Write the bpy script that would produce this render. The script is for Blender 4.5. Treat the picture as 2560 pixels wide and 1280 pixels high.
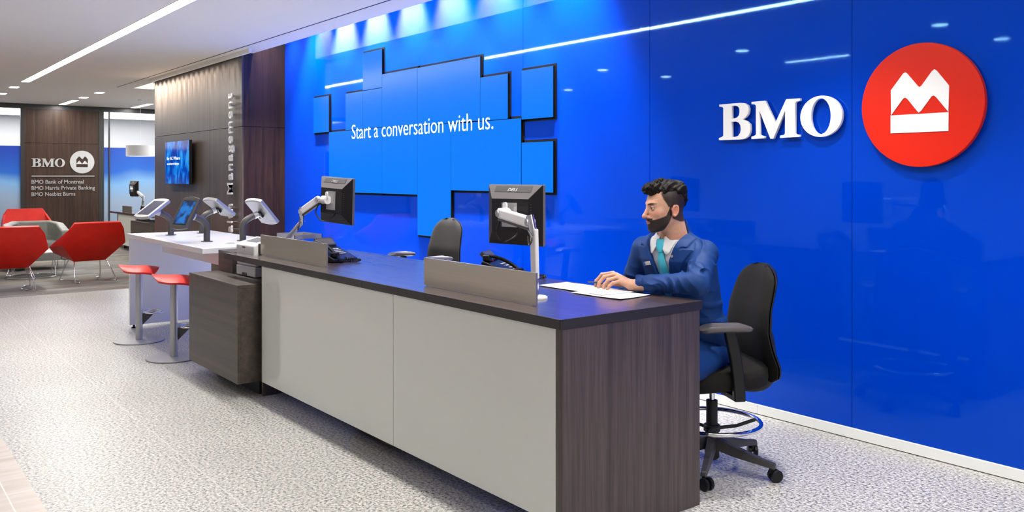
import bpy, bmesh, math, random
import numpy as np
from mathutils import Vector, Matrix
random.seed(7)
PI = math.pi
scene = bpy.context.scene
for o in list(bpy.data.objects): bpy.data.objects.remove(o)
C = scene.collection

# ------------------------------------------------------------ camera, world, exposure, big lights
H = 1.45
cam = bpy.data.cameras.new('camera'); cam_o = bpy.data.objects.new('camera', cam); C.objects.link(cam_o)
cam_o.location = (0, 0, H); cam_o.rotation_euler = (PI/2, 0, math.asin(.7876))
cam.sensor_width = 36; cam.lens = 2151/2560*36; cam.shift_y = -.078125; cam.clip_start = .05; cam.clip_end = 100
scene.camera = cam_o
w = bpy.data.worlds.new('world'); scene.world = w; w.use_nodes = True
w.node_tree.nodes['Background'].inputs[0].default_value = (1, .95, .9, 1)
w.node_tree.nodes['Background'].inputs[1].default_value = .3
scene.view_settings.view_transform = 'Standard'; scene.view_settings.look = 'None'
scene.view_settings.exposure = 0.0; scene.view_settings.gamma = 1; scene.view_settings.use_curve_mapping = False

def light(name, kind, loc, energy, size=.1, size_y=None, color=(1, 1, 1), rot=(0, 0, 0), spot=None, blend=.3):
    l = bpy.data.lights.new(name, kind); l.energy = energy; l.color = color
    if kind == 'AREA':
        l.size = size
        if size_y: l.shape = 'RECTANGLE'; l.size_y = size_y
    if kind == 'SPOT': l.spot_size = spot; l.spot_blend = blend; l.shadow_soft_size = size
    if kind == 'POINT': l.shadow_soft_size = size
    o = bpy.data.objects.new(name, l); C.objects.link(o); o.location = loc; o.rotation_euler = rot
    return o

STRIP = 62.0      # radiance of the long linear ceiling light
DOWN = 30.0
# wall washers hidden in the cove above the blue glass
for k in range(8):
    light('wall_washer_light', 'SPOT', (-10.16+.755*k+(.16 if k == 0 else 0), 4.11, 3.76), 350 if k == 0 else 1350, .03, spot=math.radians(60), blend=.75, color=(1, .97, .95))
# small wall washers in the ceiling slot above the wood wall, brightest at its far end
for k in range(17):
    light('wood_wall_washer', 'SPOT', (-13.85+.21*k, 3.60, 2.94), 14+120*(1-k/16)**1.5, .02, spot=math.radians(66), blend=.8, color=(1, .97, .94), rot=(math.radians(46), 0, 0))

# ------------------------------------------------------------ materials
def mat(name, col=(.8, .8, .8), rough=.5, metal=0, spec=.5, emit=None, es=1, coat=0, build=None, tint=None, alpha=None):
    m = bpy.data.materials.new(name); m.use_nodes = True; nt = m.node_tree; b = nt.nodes['Principled BSDF']
    b.inputs['Base Color'].default_value = (*col, 1); b.inputs['Roughness'].default_value = rough
    b.inputs['Metallic'].default_value = metal; b.inputs['Specular IOR Level'].default_value = spec
    b.inputs['Coat Weight'].default_value = coat; b.inputs['Coat Roughness'].default_value = .04
    if tint: b.inputs['Specular Tint'].default_value = (*tint, 1)
    if emit: b.inputs['Emission Color'].default_value = (*emit, 1); b.inputs['Emission Strength'].default_value = es
    if build: build(nt, b)
    elif not emit:
        # slight procedural variation
        n = nt.nodes.new('ShaderNodeTexNoise'); n.inputs['Scale'].default_value = 60
        tc = nt.nodes.new('ShaderNodeTexCoord'); nt.links.new(tc.outputs['Object'], n.inputs['Vector'])
        mr = nt.nodes.new('ShaderNodeMapRange'); mr.inputs['To Min'].default_value = max(rough-.03, .01); mr.inputs['To Max'].default_value = min(rough+.04, 1)
        nt.links.new(n.outputs['Fac'], mr.inputs['Value']); nt.links.new(mr.outputs['Result'], b.inputs['Roughness'])
    return m
def N(nt, t, **k):
    n = nt.nodes.new('ShaderNode'+t)
    for a, v in k.items():
        if a in n.inputs: n.inputs[a].default_value = v
        else: setattr(n, a, v)
    return n
def coords(nt, scale=(1, 1, 1), kind='Object'):
    tc = nt.nodes.new('ShaderNodeTexCoord'); mp = nt.nodes.new('ShaderNodeMapping'); mp.inputs['Scale'].default_value = scale
    nt.links.new(tc.outputs[kind], mp.inputs['Vector']); return mp.outputs['Vector']
def ramp(nt, fac, stops):
    r = nt.nodes.new('ShaderNodeValToRGB'); e = r.color_ramp.elements
    while len(e) < len(stops): e.new(.5)
    for i, (p, c) in enumerate(stops): e[i].position = p; e[i].color = (*c, 1)
    nt.links.new(fac, r.inputs['Fac']); return r.outputs['Color']
def mix(nt, fac, a, b, kind='MIX'):
    m = nt.nodes.new('ShaderNodeMix'); m.data_type = 'RGBA'; m.blend_type = kind
    for s, v in ((0, fac), (6, a), (7, b)):
        if hasattr(v, 'is_output'): nt.links.new(v, m.inputs[s])
        else: m.inputs[s].default_value = v if s == 0 else (*v, 1)
    return m.outputs[2]
def wood(c1, c2, c3, axis='Z', rough=.35):
    def f(nt, b):
        s = {'Z': (14, 14, .35), 'X': (.35, 14, 14), 'Y': (14, .35, 14)}[axis]
        v = coords(nt, s)
        n1 = N(nt, 'TexNoise', Scale=1.5, Detail=6.0, Roughness=.6); nt.links.new(v, n1.inputs['Vector'])
        s2 = tuple(q*7 for q in s); v2 = coords(nt, s2)
        n2 = N(nt, 'TexNoise', Scale=1.6, Detail=3.0); nt.links.new(v2, n2.inputs['Vector'])
        col = ramp(nt, n1.outputs['Fac'], [(.3, c1), (.5, c2), (.72, c3)])
        fine = ramp(nt, n2.outputs['Fac'], [(.35, (.55, .55, .55)), (.65, (1.1, 1.1, 1.1))])
        nt.links.new(mix(nt, .8, col, fine, 'MULTIPLY'), b.inputs['Base Color'])
        mr = N(nt, 'MapRange'); mr.inputs['To Min'].default_value = rough-.05; mr.inputs['To Max'].default_value = rough+.12
        nt.links.new(n2.outputs['Fac'], mr.inputs['Value']); nt.links.new(mr.outputs['Result'], b.inputs['Roughness'])
    return f
def granite(nt, b):
    v = coords(nt)
    n1 = N(nt, 'TexNoise', Scale=68.0, Detail=5.0, Roughness=.72); nt.links.new(v, n1.inputs['Vector'])
    n2 = N(nt, 'TexVoronoi', Scale=120.0); nt.links.new(v, n2.inputs['Vector'])
    n3 = N(nt, 'TexNoise', Scale=1.3, Detail=2.0); nt.links.new(v, n3.inputs['Vector'])
    c = ramp(nt, n1.outputs['Fac'], [(.38, (.07, .07, .07)), (.47, (.36, .36, .34)), (.56, (.58, .565, .53)), (.7, (.78, .76, .71))])
    sp = ramp(nt, n2.outputs['Color'], [(.0, (.75, .75, .75)), (.5, (1.05, 1.05, 1.05))])
    c = mix(nt, .5, c, sp, 'MULTIPLY')
    big = ramp(nt, n3.outputs['Fac'], [(.35, (.9, .9, .9)), (.65, (1.05, 1.05, 1.05))])
    c = mix(nt, .6, c, big, 'MULTIPLY')
    # tile joints every .745 m along Y and 1.5 m along X
    tc = N(nt, 'TexCoord'); sx = N(nt, 'SeparateXYZ'); nt.links.new(tc.outputs['Object'], sx.inputs[0])
    def line(out, per, off, w):
        a = N(nt, 'Math', operation='SUBTRACT'); nt.links.new(out, a.inputs[0]); a.inputs[1].default_value = off-w/2
        p = N(nt, 'Math', operation='FLOORED_MODULO'); nt.links.new(a.outputs[0], p.inputs[0]); p.inputs[1].default_value = per
        l = N(nt, 'Math', operation='LESS_THAN'); nt.links.new(p.outputs[0], l.inputs[0]); l.inputs[1].default_value = w
        return l.outputs[0]
    mx = N(nt, 'Math', operation='MAXIMUM'); nt.links.new(line(sx.outputs['Y'], .745, 1.4, .004), mx.inputs[0]); nt.links.new(line(sx.outputs['X'], 1.5, -.6, .003), mx.inputs[1])
    ml = N(nt, 'Math', operation='MULTIPLY'); nt.links.new(mx.outputs[0], ml.inputs[0]); ml.inputs[1].default_value = .6
    c = mix(nt, ml.outputs[0], c, (.72, .71, .69))
    nt.links.new(c, b.inputs['Base Color'])
    r = ramp(nt, n1.outputs['Fac'], [(.3, (.30, .30, .30)), (.7, (.42, .42, .42))]); nt.links.new(r, b.inputs['Roughness'])
def carpet(nt, b):
    v = coords(nt, (34, 1.6, 1)); n1 = N(nt, 'TexNoise', Scale=1.0, Detail=5.0, Roughness=.65); nt.links.new(v, n1.inputs['Vector'])
    v2 = coords(nt, (1.4, .9, 1)); n2 = N(nt, 'TexNoise', Scale=1.0, Detail=1.0); nt.links.new(v2, n2.inputs['Vector'])
    br = N(nt, 'TexBrick', Scale=1.0, offset=.37); br.inputs['Brick Width'].default_value = .25; br.inputs['Row Height'].default_value = 1.0; br.inputs['Mortar Size'].default_value = .0
    br.inputs['Color1'].default_value = (.75, .75, .75, 1); br.inputs['Color2'].default_value = (1.15, 1.15, 1.15, 1)
    nt.links.new(coords(nt), br.inputs['Vector'])
    a = ramp(nt, n1.outputs['Fac'], [(.3, (.12, .115, .11)), (.45, (.21, .205, .20)), (.55, (.275, .27, .265)), (.7, (.40, .395, .385))])
    k = ramp(nt, n2.outputs['Fac'], [(.42, (1, 1, 1)), (.66, (.95, .84, .72))])
    c = mix(nt, 1, a, k, 'MULTIPLY'); c = mix(nt, .7, c, br.outputs['Color'], 'MULTIPLY')
    nt.links.new(c, b.inputs['Base Color'])
    nf = N(nt, 'TexNoise', Scale=400.0); bp = N(nt, 'Bump', Strength=.4); bp.inputs['Distance'].default_value = .004
    nt.links.new(coords(nt), nf.inputs['Vector']); nt.links.new(nf.outputs['Fac'], bp.inputs['Height']); nt.links.new(bp.outputs['Normal'], b.inputs['Normal'])
def beige(nt, b):
    v = coords(nt, (9, 1.2, 1)); n1 = N(nt, 'TexNoise', Scale=1.0, Detail=5.0); nt.links.new(v, n1.inputs['Vector'])
    a = ramp(nt, n1.outputs['Fac'], [(.3, (.42, .35, .29)), (.5, (.55, .50, .45)), (.7, (.50, .41, .34))])
    br = N(nt, 'TexBrick', offset=.5); br.inputs['Scale'].default_value = 1.0; br.inputs['Brick Width'].default_value = .6; br.inputs['Row Height'].default_value = .3; br.inputs['Mortar Size'].default_value = .003
    nt.links.new(coords(nt), br.inputs['Vector'])
    nt.links.new(mix(nt, br.outputs['Fac'], a, (.7, .68, .62)), b.inputs['Base Color'])
def brushed(axis, lo, hi, rough):
    def f(nt, b):
        s = {'X': (2, 300, 300), 'Z': (300, 300, 2)}[axis]
        n = N(nt, 'TexNoise', Scale=1.0, Detail=3.0); nt.links.new(coords(nt, s), n.inputs['Vector'])
        nt.links.new(ramp(nt, n.outputs['Fac'], [(.3, lo), (.7, hi)]), b.inputs['Base Color'])
        b.inputs['Anisotropic'].default_value = .6
    return f
def fabric(c1, c2, sc=350.0, bump=.3):
    def f(nt, b):
        n = N(nt, 'TexNoise', Scale=sc, Detail=2.0); v = coords(nt); nt.links.new(v, n.inputs['Vector'])
        nt.links.new(ramp(nt, n.outputs['Fac'], [(.35, c1), (.65, c2)]), b.inputs['Base Color'])
        bp = N(nt, 'Bump', Strength=bump); bp.inputs['Distance'].default_value = .001
        nt.links.new(n.outputs['Fac'], bp.inputs['Height']); nt.links.new(bp.outputs['Normal'], b.inputs['Normal'])
    return f
def leather(c1, c2):
    def f(nt, b):
        n = N(nt, 'TexNoise', Scale=6.0, Detail=3.0); v = coords(nt); nt.links.new(v, n.inputs['Vector'])
        nt.links.new(ramp(nt, n.outputs['Fac'], [(.3, c1), (.7, c2)]), b.inputs['Base Color'])
    return f
def film(nt, b):
    # printed gradient film on the lower glazing: solid blue at the top edge fading to frosted white-grey
    tc = N(nt, 'TexCoord'); sx = N(nt, 'SeparateXYZ'); nt.links.new(tc.outputs['Object'], sx.inputs[0])
    n = N(nt, 'TexNoise', Scale=.9, Detail=1.0); nt.links.new(tc.outputs['Object'], n.inputs['Vector'])
    a = N(nt, 'Math', operation='MULTIPLY_ADD'); nt.links.new(n.outputs['Fac'], a.inputs[0]); a.inputs[1].default_value = .5; nt.links.new(sx.outputs['Z'], a.inputs[2])
    mr = N(nt, 'MapRange'); mr.inputs['From Min'].default_value = .25; mr.inputs['From Max'].default_value = 2.35; nt.links.new(a.outputs[0], mr.inputs['Value'])
    c = ramp(nt, mr.outputs['Result'], [(0, (.27, .31, .38)), (.45, (.30, .40, .55)), (.62, (.20, .42, .72)), (.74, (.01, .12, .55)), (1, (.003, .035, .36))])
    nt.links.new(c, b.inputs['Base Color'])

M_GRAN = mat('granite', rough=.35, spec=.4, build=granite)
M_CARP = mat('carpet', rough=.95, spec=.1, build=carpet)
M_BEIG = mat('beige_stone', rough=.4, build=beige)
M_CEIL = mat('ceiling_paint', (.82, .80, .73), .9, spec=.1)
M_WHITEW = mat('white_wall_paint', (.82, .82, .82), .8, spec=.2)
M_BLUE = mat('blue_back_painted_glass', (.0, .037, .47), .015, spec=.55, tint=(.26, .70, 1))
M_GAP = mat('joint_black', (.005, .01, .08), .6)
WD = ((.012, .005, .0035), (.024, .011, .007), (.042, .019, .013))
M_WOODZ = mat('dark_wood_vertical', rough=.4, spec=.3, build=wood(*WD, 'Z'))
M_SIGNW = mat('red_brown_wood', rough=.4, spec=.35, build=wood((.028, .015, .010), (.052, .028, .019), (.085, .047, .032), 'Z', .36))
M_WOODX = mat('dark_wood_long', rough=.3, build=wood((.040, .022, .017), (.070, .042, .033), (.11, .068, .054), 'X', .32), coat=1)
M_WOODX.node_tree.nodes['Principled BSDF'].inputs['Coat Roughness'].default_value = .2; M_WOODX.node_tree.nodes['Principled BSDF'].inputs['Coat IOR'].default_value = 1.7
M_WOODE = mat('dark_wood_end', rough=.4, build=wood((.045, .033, .032), (.075, .056, .054), (.11, .085, .08), 'Z', .38))
M_WOODG = mat('dark_wood_cabinet', rough=.4, build=wood((.045, .035, .028), (.072, .058, .047), (.11, .08, .06), 'X', .36))
M_TVWOOD = mat('wood_wall', rough=.34, build=wood((.038, .029, .022), (.070, .053, .041), (.105, .078, .058), 'Z', .32))
M_EDGE = mat('dark_edge_band', (.020, .017, .014), .4)
M_GLASSW = mat('white_back_painted_glass', (.74, .76, .70), .06, spec=.8)
M_WLAM = mat('white_laminate', (.80, .80, .80), .22)
M_SS = mat('brushed_bronze_steel', rough=.33, metal=1, build=brushed('X', (.60, .55, .44), (.64, .59, .48), .33))
M_SILV = mat('brushed_silver', rough=.35, metal=1, build=brushed('X', (.62, .61, .60), (.74, .73, .72), .3))
M_ALU = mat('silver_paint', (.40, .40, .41), .38, metal=.6)
M_LETS = mat('satin_letter_metal', (.72, .71, .70), .38, metal=.55)
M_CHROME = mat('chrome', (.75, .75, .77), .08, metal=1)
M_WSIGN = mat('white_acrylic', (.84, .84, .84), .4)
M_RSIGN = mat('red_acrylic', (.62, .014, .002), .4, spec=.25)
M_BLK = mat('black_plastic', (.008, .008, .009), .38, spec=.28)
M_BLKM = mat('black_matt', (.014, .014, .014), .6)
M_BLKD = mat('screen_frame_black', (.0015, .0015, .003), .6, spec=.15)
M_DGREY = mat('dark_grey_plastic', (.05, .047, .048), .4)
M_MGREY = mat('mid_grey_plastic', (.11, .10, .105), .4)
M_FAB = mat('black_fabric', rough=.9, spec=.2, build=fabric((.006, .006, .006), (.016, .015, .014)))
M_ARMP = mat('arm_pad', (.10, .09, .095), .3)
M_RED = mat('red_leather', rough=.42, spec=.3, build=leather((.46, .006, .001), (.56, .010, .002)))
M_REDP = mat('red_stool_plastic', (.60, .022, .015), .4)
M_SOFA = mat('grey_leather', rough=.38, build=leather((.17, .18, .165), (.22, .23, .21)))
M_WPLA = mat('white_plastic', (.78, .77, .78), .35)
M_SCR = mat('lit_screen_blue', (0, .002, .012), .22, spec=.14, emit=(0, .205, 1), es=1.0)
M_SCRT = mat('lit_screen_text', (.6, .6, .6), .3, emit=(1, 1, 1), es=1.0)
M_EMS = mat('linear_light_diffuser', emit=(1, .96, .90), es=STRIP)
M_EMD = mat('downlight_lens', emit=(1, .98, .94), es=DOWN)
M_EMC = mat('cove_light_lens', emit=(1, .99, .97), es=14)
M_PAPER = mat('paper', (.84, .84, .84), .8)
M_PEN = mat('pen_navy', (.02, .03, .07), .3)
M_KEY = mat('key_white', (.7, .7, .7), .5)
M_REDL = mat('red_indicator', (.7, .02, .02), .4)
M_FILM = mat('gradient_film', rough=.35, build=film)
M_FRAME = mat('dark_frame', (.022, .023, .024), .4)
M_DRUM = mat('lamp_shade_fabric', (.62, .62, .62), .8)
M_BRSH = mat('base_white_metal', (.75, .77, .76), .35)
def glassb(nt, b):
    b.inputs['Transmission Weight'].default_value = 1; b.inputs['IOR'].default_value = 1.1
M_GLASS = mat('clear_glass', (.97, .98, 1), .0, build=glassb)

# ------------------------------------------------------------ mesh helpers
class MB:
    def __init__(s): s.v = []; s.f = []; s.m = Matrix.Identity(4); s.mi = []; s.cur = 0
    def add(s, vs, fs):
        o = len(s.v); s.v += [tuple(s.m @ Vector(p)) for p in vs]; s.f += [tuple(i+o for i in f) for f in fs]; s.mi += [s.cur]*len(fs)
        return s
    def box(s, x0, x1, y0, y1, z0, z1):
        return s.add([(x, y, z) for x in (x0, x1) for y in (y0, y1) for z in (z0, z1)],
                     [(0, 1, 3, 2), (4, 6, 7, 5), (0, 4, 5, 1), (2, 3, 7, 6), (0, 2, 6, 4), (1, 5, 7, 3)])
    def loft(s, rings, cap=True, close=False):
        n = len(rings[0]); vs = [p for r in rings for p in r]; fs = []
        R = len(rings)
        for i in range(R if close else R-1):
            a = i*n; b = ((i+1) % R)*n
            for j in range(n): k = (j+1) % n; fs.append((a+j, a+k, b+k, b+j))
        if cap and not close: fs += [tuple(reversed(range(n))), tuple((R-1)*n+j for j in range(n))]
        return s.add(vs, fs)
    def lathe(s, prof, n=24, c=(0, 0)):
        return s.loft([[(c[0]+r*math.cos(2*PI*j/n), c[1]+r*math.sin(2*PI*j/n), z) for j in range(n)] for r, z in prof])
    def prism(s, poly, y0, y1, axis='Y'):
        f = {'Y': lambda p, t: (p[0], t, p[1]), 'X': lambda p, t: (t, p[0], p[1]), 'Z': lambda p, t: (p[0], p[1], t)}[axis]
        return s.loft([[f(p, y0) for p in poly], [f(p, y1) for p in poly]])
    def tube(s, path, r, n=10, close=False, flat=None):
        P = [Vector(p) for p in path]; rings = []; R = r if hasattr(r, '__len__') else [r]*len(P)
        up = None
        for i, p in enumerate(P):
            if close: t = (P[(i+1) % len(P)]-P[i-1])
            else: t = P[min(i+1, len(P)-1)]-P[max(i-1, 0)]
            t.normalize()
            if up is None:
                up = Vector((0, 0, 1)) if abs(t.z) < .9 else Vector((1, 0, 0))
                up = (up-t*up.dot(t)).normalized()
            else:
                up = (up-t*up.dot(t)).normalized()
            sd = t.cross(up); fl = flat or 1
            rings.append([tuple(p+(up*math.cos(2*PI*j/n)*fl+sd*math.sin(2*PI*j/n))*R[i]) for j in range(n)])
        return s.loft(rings, close=close)
    def rod(s, a, b, r, n=12): return s.tube([a, b], r, n)
def arc(pts, k=6):
    # smooth a polyline (catmull-rom)
    P = [Vector(p) for p in pts]; out = []
    for i in range(len(P)-1):
        p0 = P[max(i-1, 0)]; p1 = P[i]; p2 = P[i+1]; p3 = P[min(i+2, len(P)-1)]
        for j in range(k):
            t = j/k; out.append(tuple(.5*((2*p1)+(p2-p0)*t+(2*p0-5*p1+4*p2-p3)*t*t+(3*p1-p0-3*p2+p3)*t**3)))
    out.append(tuple(P[-1])); return out
def rect(w, h, r, n=4, cx=0, cy=0):
    out = []
    for q, (sx, sy) in enumerate(((1, 1), (-1, 1), (-1, -1), (1, -1))):
        for j in range(n+1):
            a = q*PI/2+j/n*PI/2
            out.append((cx+sx*(w/2-r)+r*math.cos(a), cy+sy*(h/2-r)+r*math.sin(a)))
    return out
def obj(name, mb, m, parent=None, bev=0, smooth=False, sub=0, seg=2, label=None):
    if isinstance(mb, bpy.types.Mesh): me = mb
    else:
        me = bpy.data.meshes.new(name); me.from_pydata(mb.v, [], mb.f); me.update()
        bm = bmesh.new(); bm.from_mesh(me); bmesh.ops.recalc_face_normals(bm, faces=bm.faces); bm.to_mesh(me); bm.free()
    ms = m if isinstance(m, (list, tuple)) else [m]
    if not len(me.materials):
        for q in ms: me.materials.append(q)
    if not isinstance(mb, bpy.types.Mesh) and len(ms) > 1:
        me.polygons.foreach_set('material_index', mb.mi)
    if smooth: me.polygons.foreach_set('use_smooth', [True]*len(me.polygons))
    o = bpy.data.objects.new(name, me); C.objects.link(o)
    if parent: o.parent = parent
    if bev:
        b = o.modifiers.new('bevel', 'BEVEL'); b.width = bev; b.segments = seg; b.limit_method = 'ANGLE'; b.angle_limit = math.radians(40)
    if sub: q = o.modifiers.new('subsurf', 'SUBSURF'); q.levels = sub; q.render_levels = sub
    if smooth and not sub and isinstance(mb, MB):
        try: me.set_sharp_from_angle(angle=math.radians(45))
        except Exception: pass
    if label: o['label'] = label
    return o
def tag(o, label, cat, group=None):
    o['label'] = label; o['category'] = cat
    if group: o['group'] = group
    return o
def thing(name, label, cat, loc=(0, 0, 0), rz=0, group=None):
    o = bpy.data.objects.new(name, None); C.objects.link(o); o.location = loc; o.rotation_euler = (0, 0, rz); o.empty_display_size = .1
    return tag(o, label, cat, group)
def struct(name, mb, m, label=None, **k):
    o = obj(name, mb, m, **k); o['kind'] = 'structure'
    if label: o['label'] = label
    return o
def dup(root, loc, rz, label, group=None):
    r = root.copy(); C.objects.link(r); r.location = loc; r.rotation_euler = (0, 0, rz); r['label'] = label
    if group: r['group'] = group
    def rec(a, b):
        for ch in list(a.children):
            c = ch.copy(); C.objects.link(c); c.parent = b; rec(ch, c)
    rec(root, r); return r
def curve_mesh(loops, depth, bev=0, name='shape'):
    cu = bpy.data.curves.new(name, 'CURVE'); cu.dimensions = '2D'; cu.fill_mode = 'BOTH'; cu.extrude = depth/2; cu.bevel_depth = bev; cu.bevel_resolution = 1
    for l in loops:
        sp = cu.splines.new('POLY'); sp.points.add(len(l)-1); sp.use_cyclic_u = True
        for i, p in enumerate(l): sp.points[i].co = (p[0], p[1], 0, 1)
    o = bpy.data.objects.new(name, cu); C.objects.link(o); dg = bpy.context.evaluated_depsgraph_get(); dg.update()
    me = bpy.data.meshes.new_from_object(o.evaluated_get(dg)); bpy.data.objects.remove(o); me.name = name; me.materials.clear(); return me
def text_mesh(txt, width=None, height=None, depth=.002, offset=0, spacing=1, shear=0, sx=None, name='lettering'):
    cu = bpy.data.curves.new(name, 'FONT'); cu.body = txt; cu.extrude = depth/2; cu.offset = offset; cu.space_character = spacing; cu.size = 1; cu.resolution_u = 3
    cu.shear = shear
    o = bpy.data.objects.new(name, cu); C.objects.link(o); dg = bpy.context.evaluated_depsgraph_get(); dg.update()
    me = bpy.data.meshes.new_from_object(o.evaluated_get(dg)); bpy.data.objects.remove(o); me.name = name; me.materials.clear()
    co = np.empty(len(me.vertices)*3); me.vertices.foreach_get('co', co); co = co.reshape(-1, 3)
    x0, x1 = co[:, 0].min(), co[:, 0].max(); y1 = co[:, 1].max()
    k = width/(x1-x0) if width else None; ky = height/.73 if height else k
    if k is None: k = ky
    if sx: k *= sx
    co[:, 0] = (co[:, 0]-x0)*k; co[:, 1] *= ky
    me.vertices.foreach_set('co', co.reshape(-1)); me.update(); return me
def place(me, mtx):
    me.transform(mtx); me.update(); return me
FACE_MY = Matrix(((1, 0, 0, 0), (0, 0, -1, 0), (0, 1, 0, 0), (0, 0, 0, 1)))     # local xy -> world xz, facing -Y
FACE_PX = Matrix(((0, 0, 1, 0), (1, 0, 0, 0), (0, 1, 0, 0), (0, 0, 0, 1)))      # local x -> world Y, facing +X
def T(x, y, z): return Matrix.Translation((x, y, z))
def ell(cx, cy, rx, ry, n=48, ph=0): return [(cx+rx*math.cos(2*PI*i/n), cy+ry*math.sin(2*PI*i/n)) for i in range(n)]

YW = 4.41      # face of the blue glass wall
HC = 2.954     # ceiling height
XF = -20.3     # far wall
# ------------------------------------------------------------ room shell
struct('floor', MB().box(-11.78, 2.0, .71, 4.6, -.1, 0), M_GRAN, 'speckled grey granite tile floor')
struct('floor', MB().box(-24, -11.78, -3.6, 8.3, -.1, 0), M_CARP, 'streaked grey and brown carpet tiles in the lounge')
struct('floor', MB().box(-11.78, 2.0, -3.6, .71, -.1, 0), M_BEIG, 'beige stone tile strip beside the granite')
b = MB()
b.box(-15.6, 2.0, -3.6, 3.70, HC, HC+.1); b.box(-13.95, -10.27, 3.72, 3.82, HC, HC+.1); b.box(-15.6, -13.95, 3.72, 3.98, HC, HC+.1); b.box(-10.27, 2.0, 3.72, 4.0, HC, HC+.1)
b.box(-24, -15.6, -3.6, 8.3, HC, HC+.1); b.box(-15.6, -13.93, 4.3, 8.3, HC, HC+.1)
b.box(-13.95, -10.27, 3.80, 3.835, HC-.05, 3.9); b.box(-15.6, -13.95, 3.95, 3.98, HC+.1, 3.9); b.box(-10.27, -9.88, 3.80, 3.835, HC-.05, HC); b.box(-10.27, 2.0, 3.97, 4.0, HC+.1, 3.9)
b.box(-15.6, 2.0, 3.72, 4.6, 3.9, 4.0); b.box(-15.63, -15.6, 3.7, 4.3, HC+.1, 3.9)
struct('ceiling', b, M_CEIL, 'flat white ceiling with a cove over the blue wall')
struct('trim', MB().box(-15.6, 2, 3.700, 3.720, HC-.0005, HC+.04), M_BLKM, 'black slot line running along the ceiling').name = 'trim_1'
struct('wall_front', MB().box(-24, 2.1, -3.7, -3.6, 0, HC+.1), M_WHITEW, 'white wall')
struct('wall_right', MB().box(2.0, 2.1, -3.7, 4.6, 0, 4.0), M_WHITEW, 'white wall')
# blue glass panels
b = MB(); joints = [-10.266, -8.984, -7.091, -5.488, -4.094, -2.587, -1.08, .43, 1.95]
tilt = [.0006, -.0010, .0004, -.0003, .0008, -.0005, .0003, 0]
for i in range(len(joints)-1):
    x0, x1 = joints[i]+.0015, joints[i+1]-.0015; t = tilt[i]*(x1-x0)
    b.add([(x0, YW+t, .062), (x1, YW-t, .062), (x1, YW-t, 3.9), (x0, YW+t, 3.9), (x0, YW+.012, .062), (x1, YW+.012, .062), (x1, YW+.012, 3.9), (x0, YW+.012, 3.9)],
          [(0, 1, 2, 3), (4, 7, 6, 5), (0, 4, 5, 1), (1, 5, 6, 2), (2, 6, 7, 3), (3, 7, 4, 0)])
struct('wall_back', b, M_BLUE, 'glossy blue glass wall of tall panels')
struct('wall_back_core', MB().box(-10.3, 2.0, YW+.013, YW+.15, 0, 4.0), M_GAP).name = 'wall_back_backing'
b = MB()
for x0, x1 in ((-10.266, -3.2), (-3.2, 1.99)): b.box(x0+.001, x1-.001, YW-.012, YW+.01, .004, .06)
struct('baseboard_back', b, M_BRSH, 'pale metal baseboard under the blue wall', bev=.002)
# wood wall with the tv
b = MB()
b.box(-13.93, -11.415, 3.86, 3.88, 0, 2.052); b.box(-11.41, -10.266, 3.86, 3.88, 0, 2.052)
b.box(-13.93, -11.415, 3.86, 3.88, 2.058, 3.88); b.box(-11.41, -10.266, 3.86, 3.88, 2.058, 3.88)
struct('wall_middle', b, M_TVWOOD, 'dark wood panelled wall with the screen')
b = MB(); b.box(-10.286, -10.266, 3.881, YW-.001, 0, 2.052); b.box(-10.286, -10.266, 3.881, YW-.001, 2.058, 3.88)
struct('wall_middle_return', b, M_WOODZ, 'dark wood return wall beside the blue glass').name = 'wall_side'
struct('wall_middle_core', MB().box(-13.925, -10.29, 3.882, 4.55, 0, 3.88), M_BLKM).name = 'wall_middle_core'
# far wall: sign panel, glazing, frames
b = MB()
b.box(XF-.05, XF, 3.03, 4.46, 0, 2.137); b.box(XF-.05, XF, 3.03, 4.46, 2.143, HC-.10)
struct('wall_left_light_block', MB().box(XF-.075, XF-.051, 3.03, 4.46, 0, HC-.1), M_BLKM).name = 'wall_left_light_block'  # black backing added to stop light leaking through the panel joint
struct('wall_left', b, M_SIGNW, 'dark wood sign wall at the far end')
b = MB(); b.box(XF-.08, XF+.01, 2.965, 3.03, 0, HC-.1); b.box(XF-.08, XF+.01, 4.46, 4.56, 0, HC-.1); b.box(XF-.08, XF+.012, -3.6, 8.3, HC-.1, HC-.001)
b.box(XF-.06, XF, 4.66, 4.685, 0, HC-.1); b.box(XF-.08, XF+.01, -1.0, -.94, 0, HC-.1)
b.box(XF-.08, XF+.01, 8.2, 8.3, 0, HC-.1); b.box(XF-.08, XF+.01, -3.6, -3.5, 0, HC-.1)
struct('trim_2', b, M_FRAME, 'dark metal frame of the far glazing')
for i, (y0, y1) in enumerate(((-.94, 2.965), (4.56, 4.66), (4.685, 8.2), (-3.5, -1.0))):
    o = bpy.data.objects.new('window_%d' % (i+1), None); C.objects.link(o); o['kind'] = 'structure'; o['label'] = 'glazing with blue film fading to frosted grey'
    obj('gradient_film', MB().box(XF-.035, XF-.025, y0, y1, 0, 2.075), M_FILM, o)
    obj('clear_pane', MB().box(XF-.035, XF-.025, y0, y1, 2.075, HC-.1), M_GLASS, o)
struct('wall_far', MB().box(-24.1, -24, -3.7, 8.3, 0, HC+.1), M_WHITEW, 'white wall seen through the clear glass')
struct('wall_end', MB().box(-24, -13.93, 8.3, 8.4, 0, HC+.1), M_WHITEW, 'white wall')
struct('wall_office', MB().box(-13.95, -13.85, 4.56, 8.3, 0, HC+.1), M_WHITEW, 'white wall')
struct('baseboard_left', MB().box(XF+.001, XF+.012, 3.03, 4.46, 0, .08), M_BLKM, 'dark baseboard under the sign wall')

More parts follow.
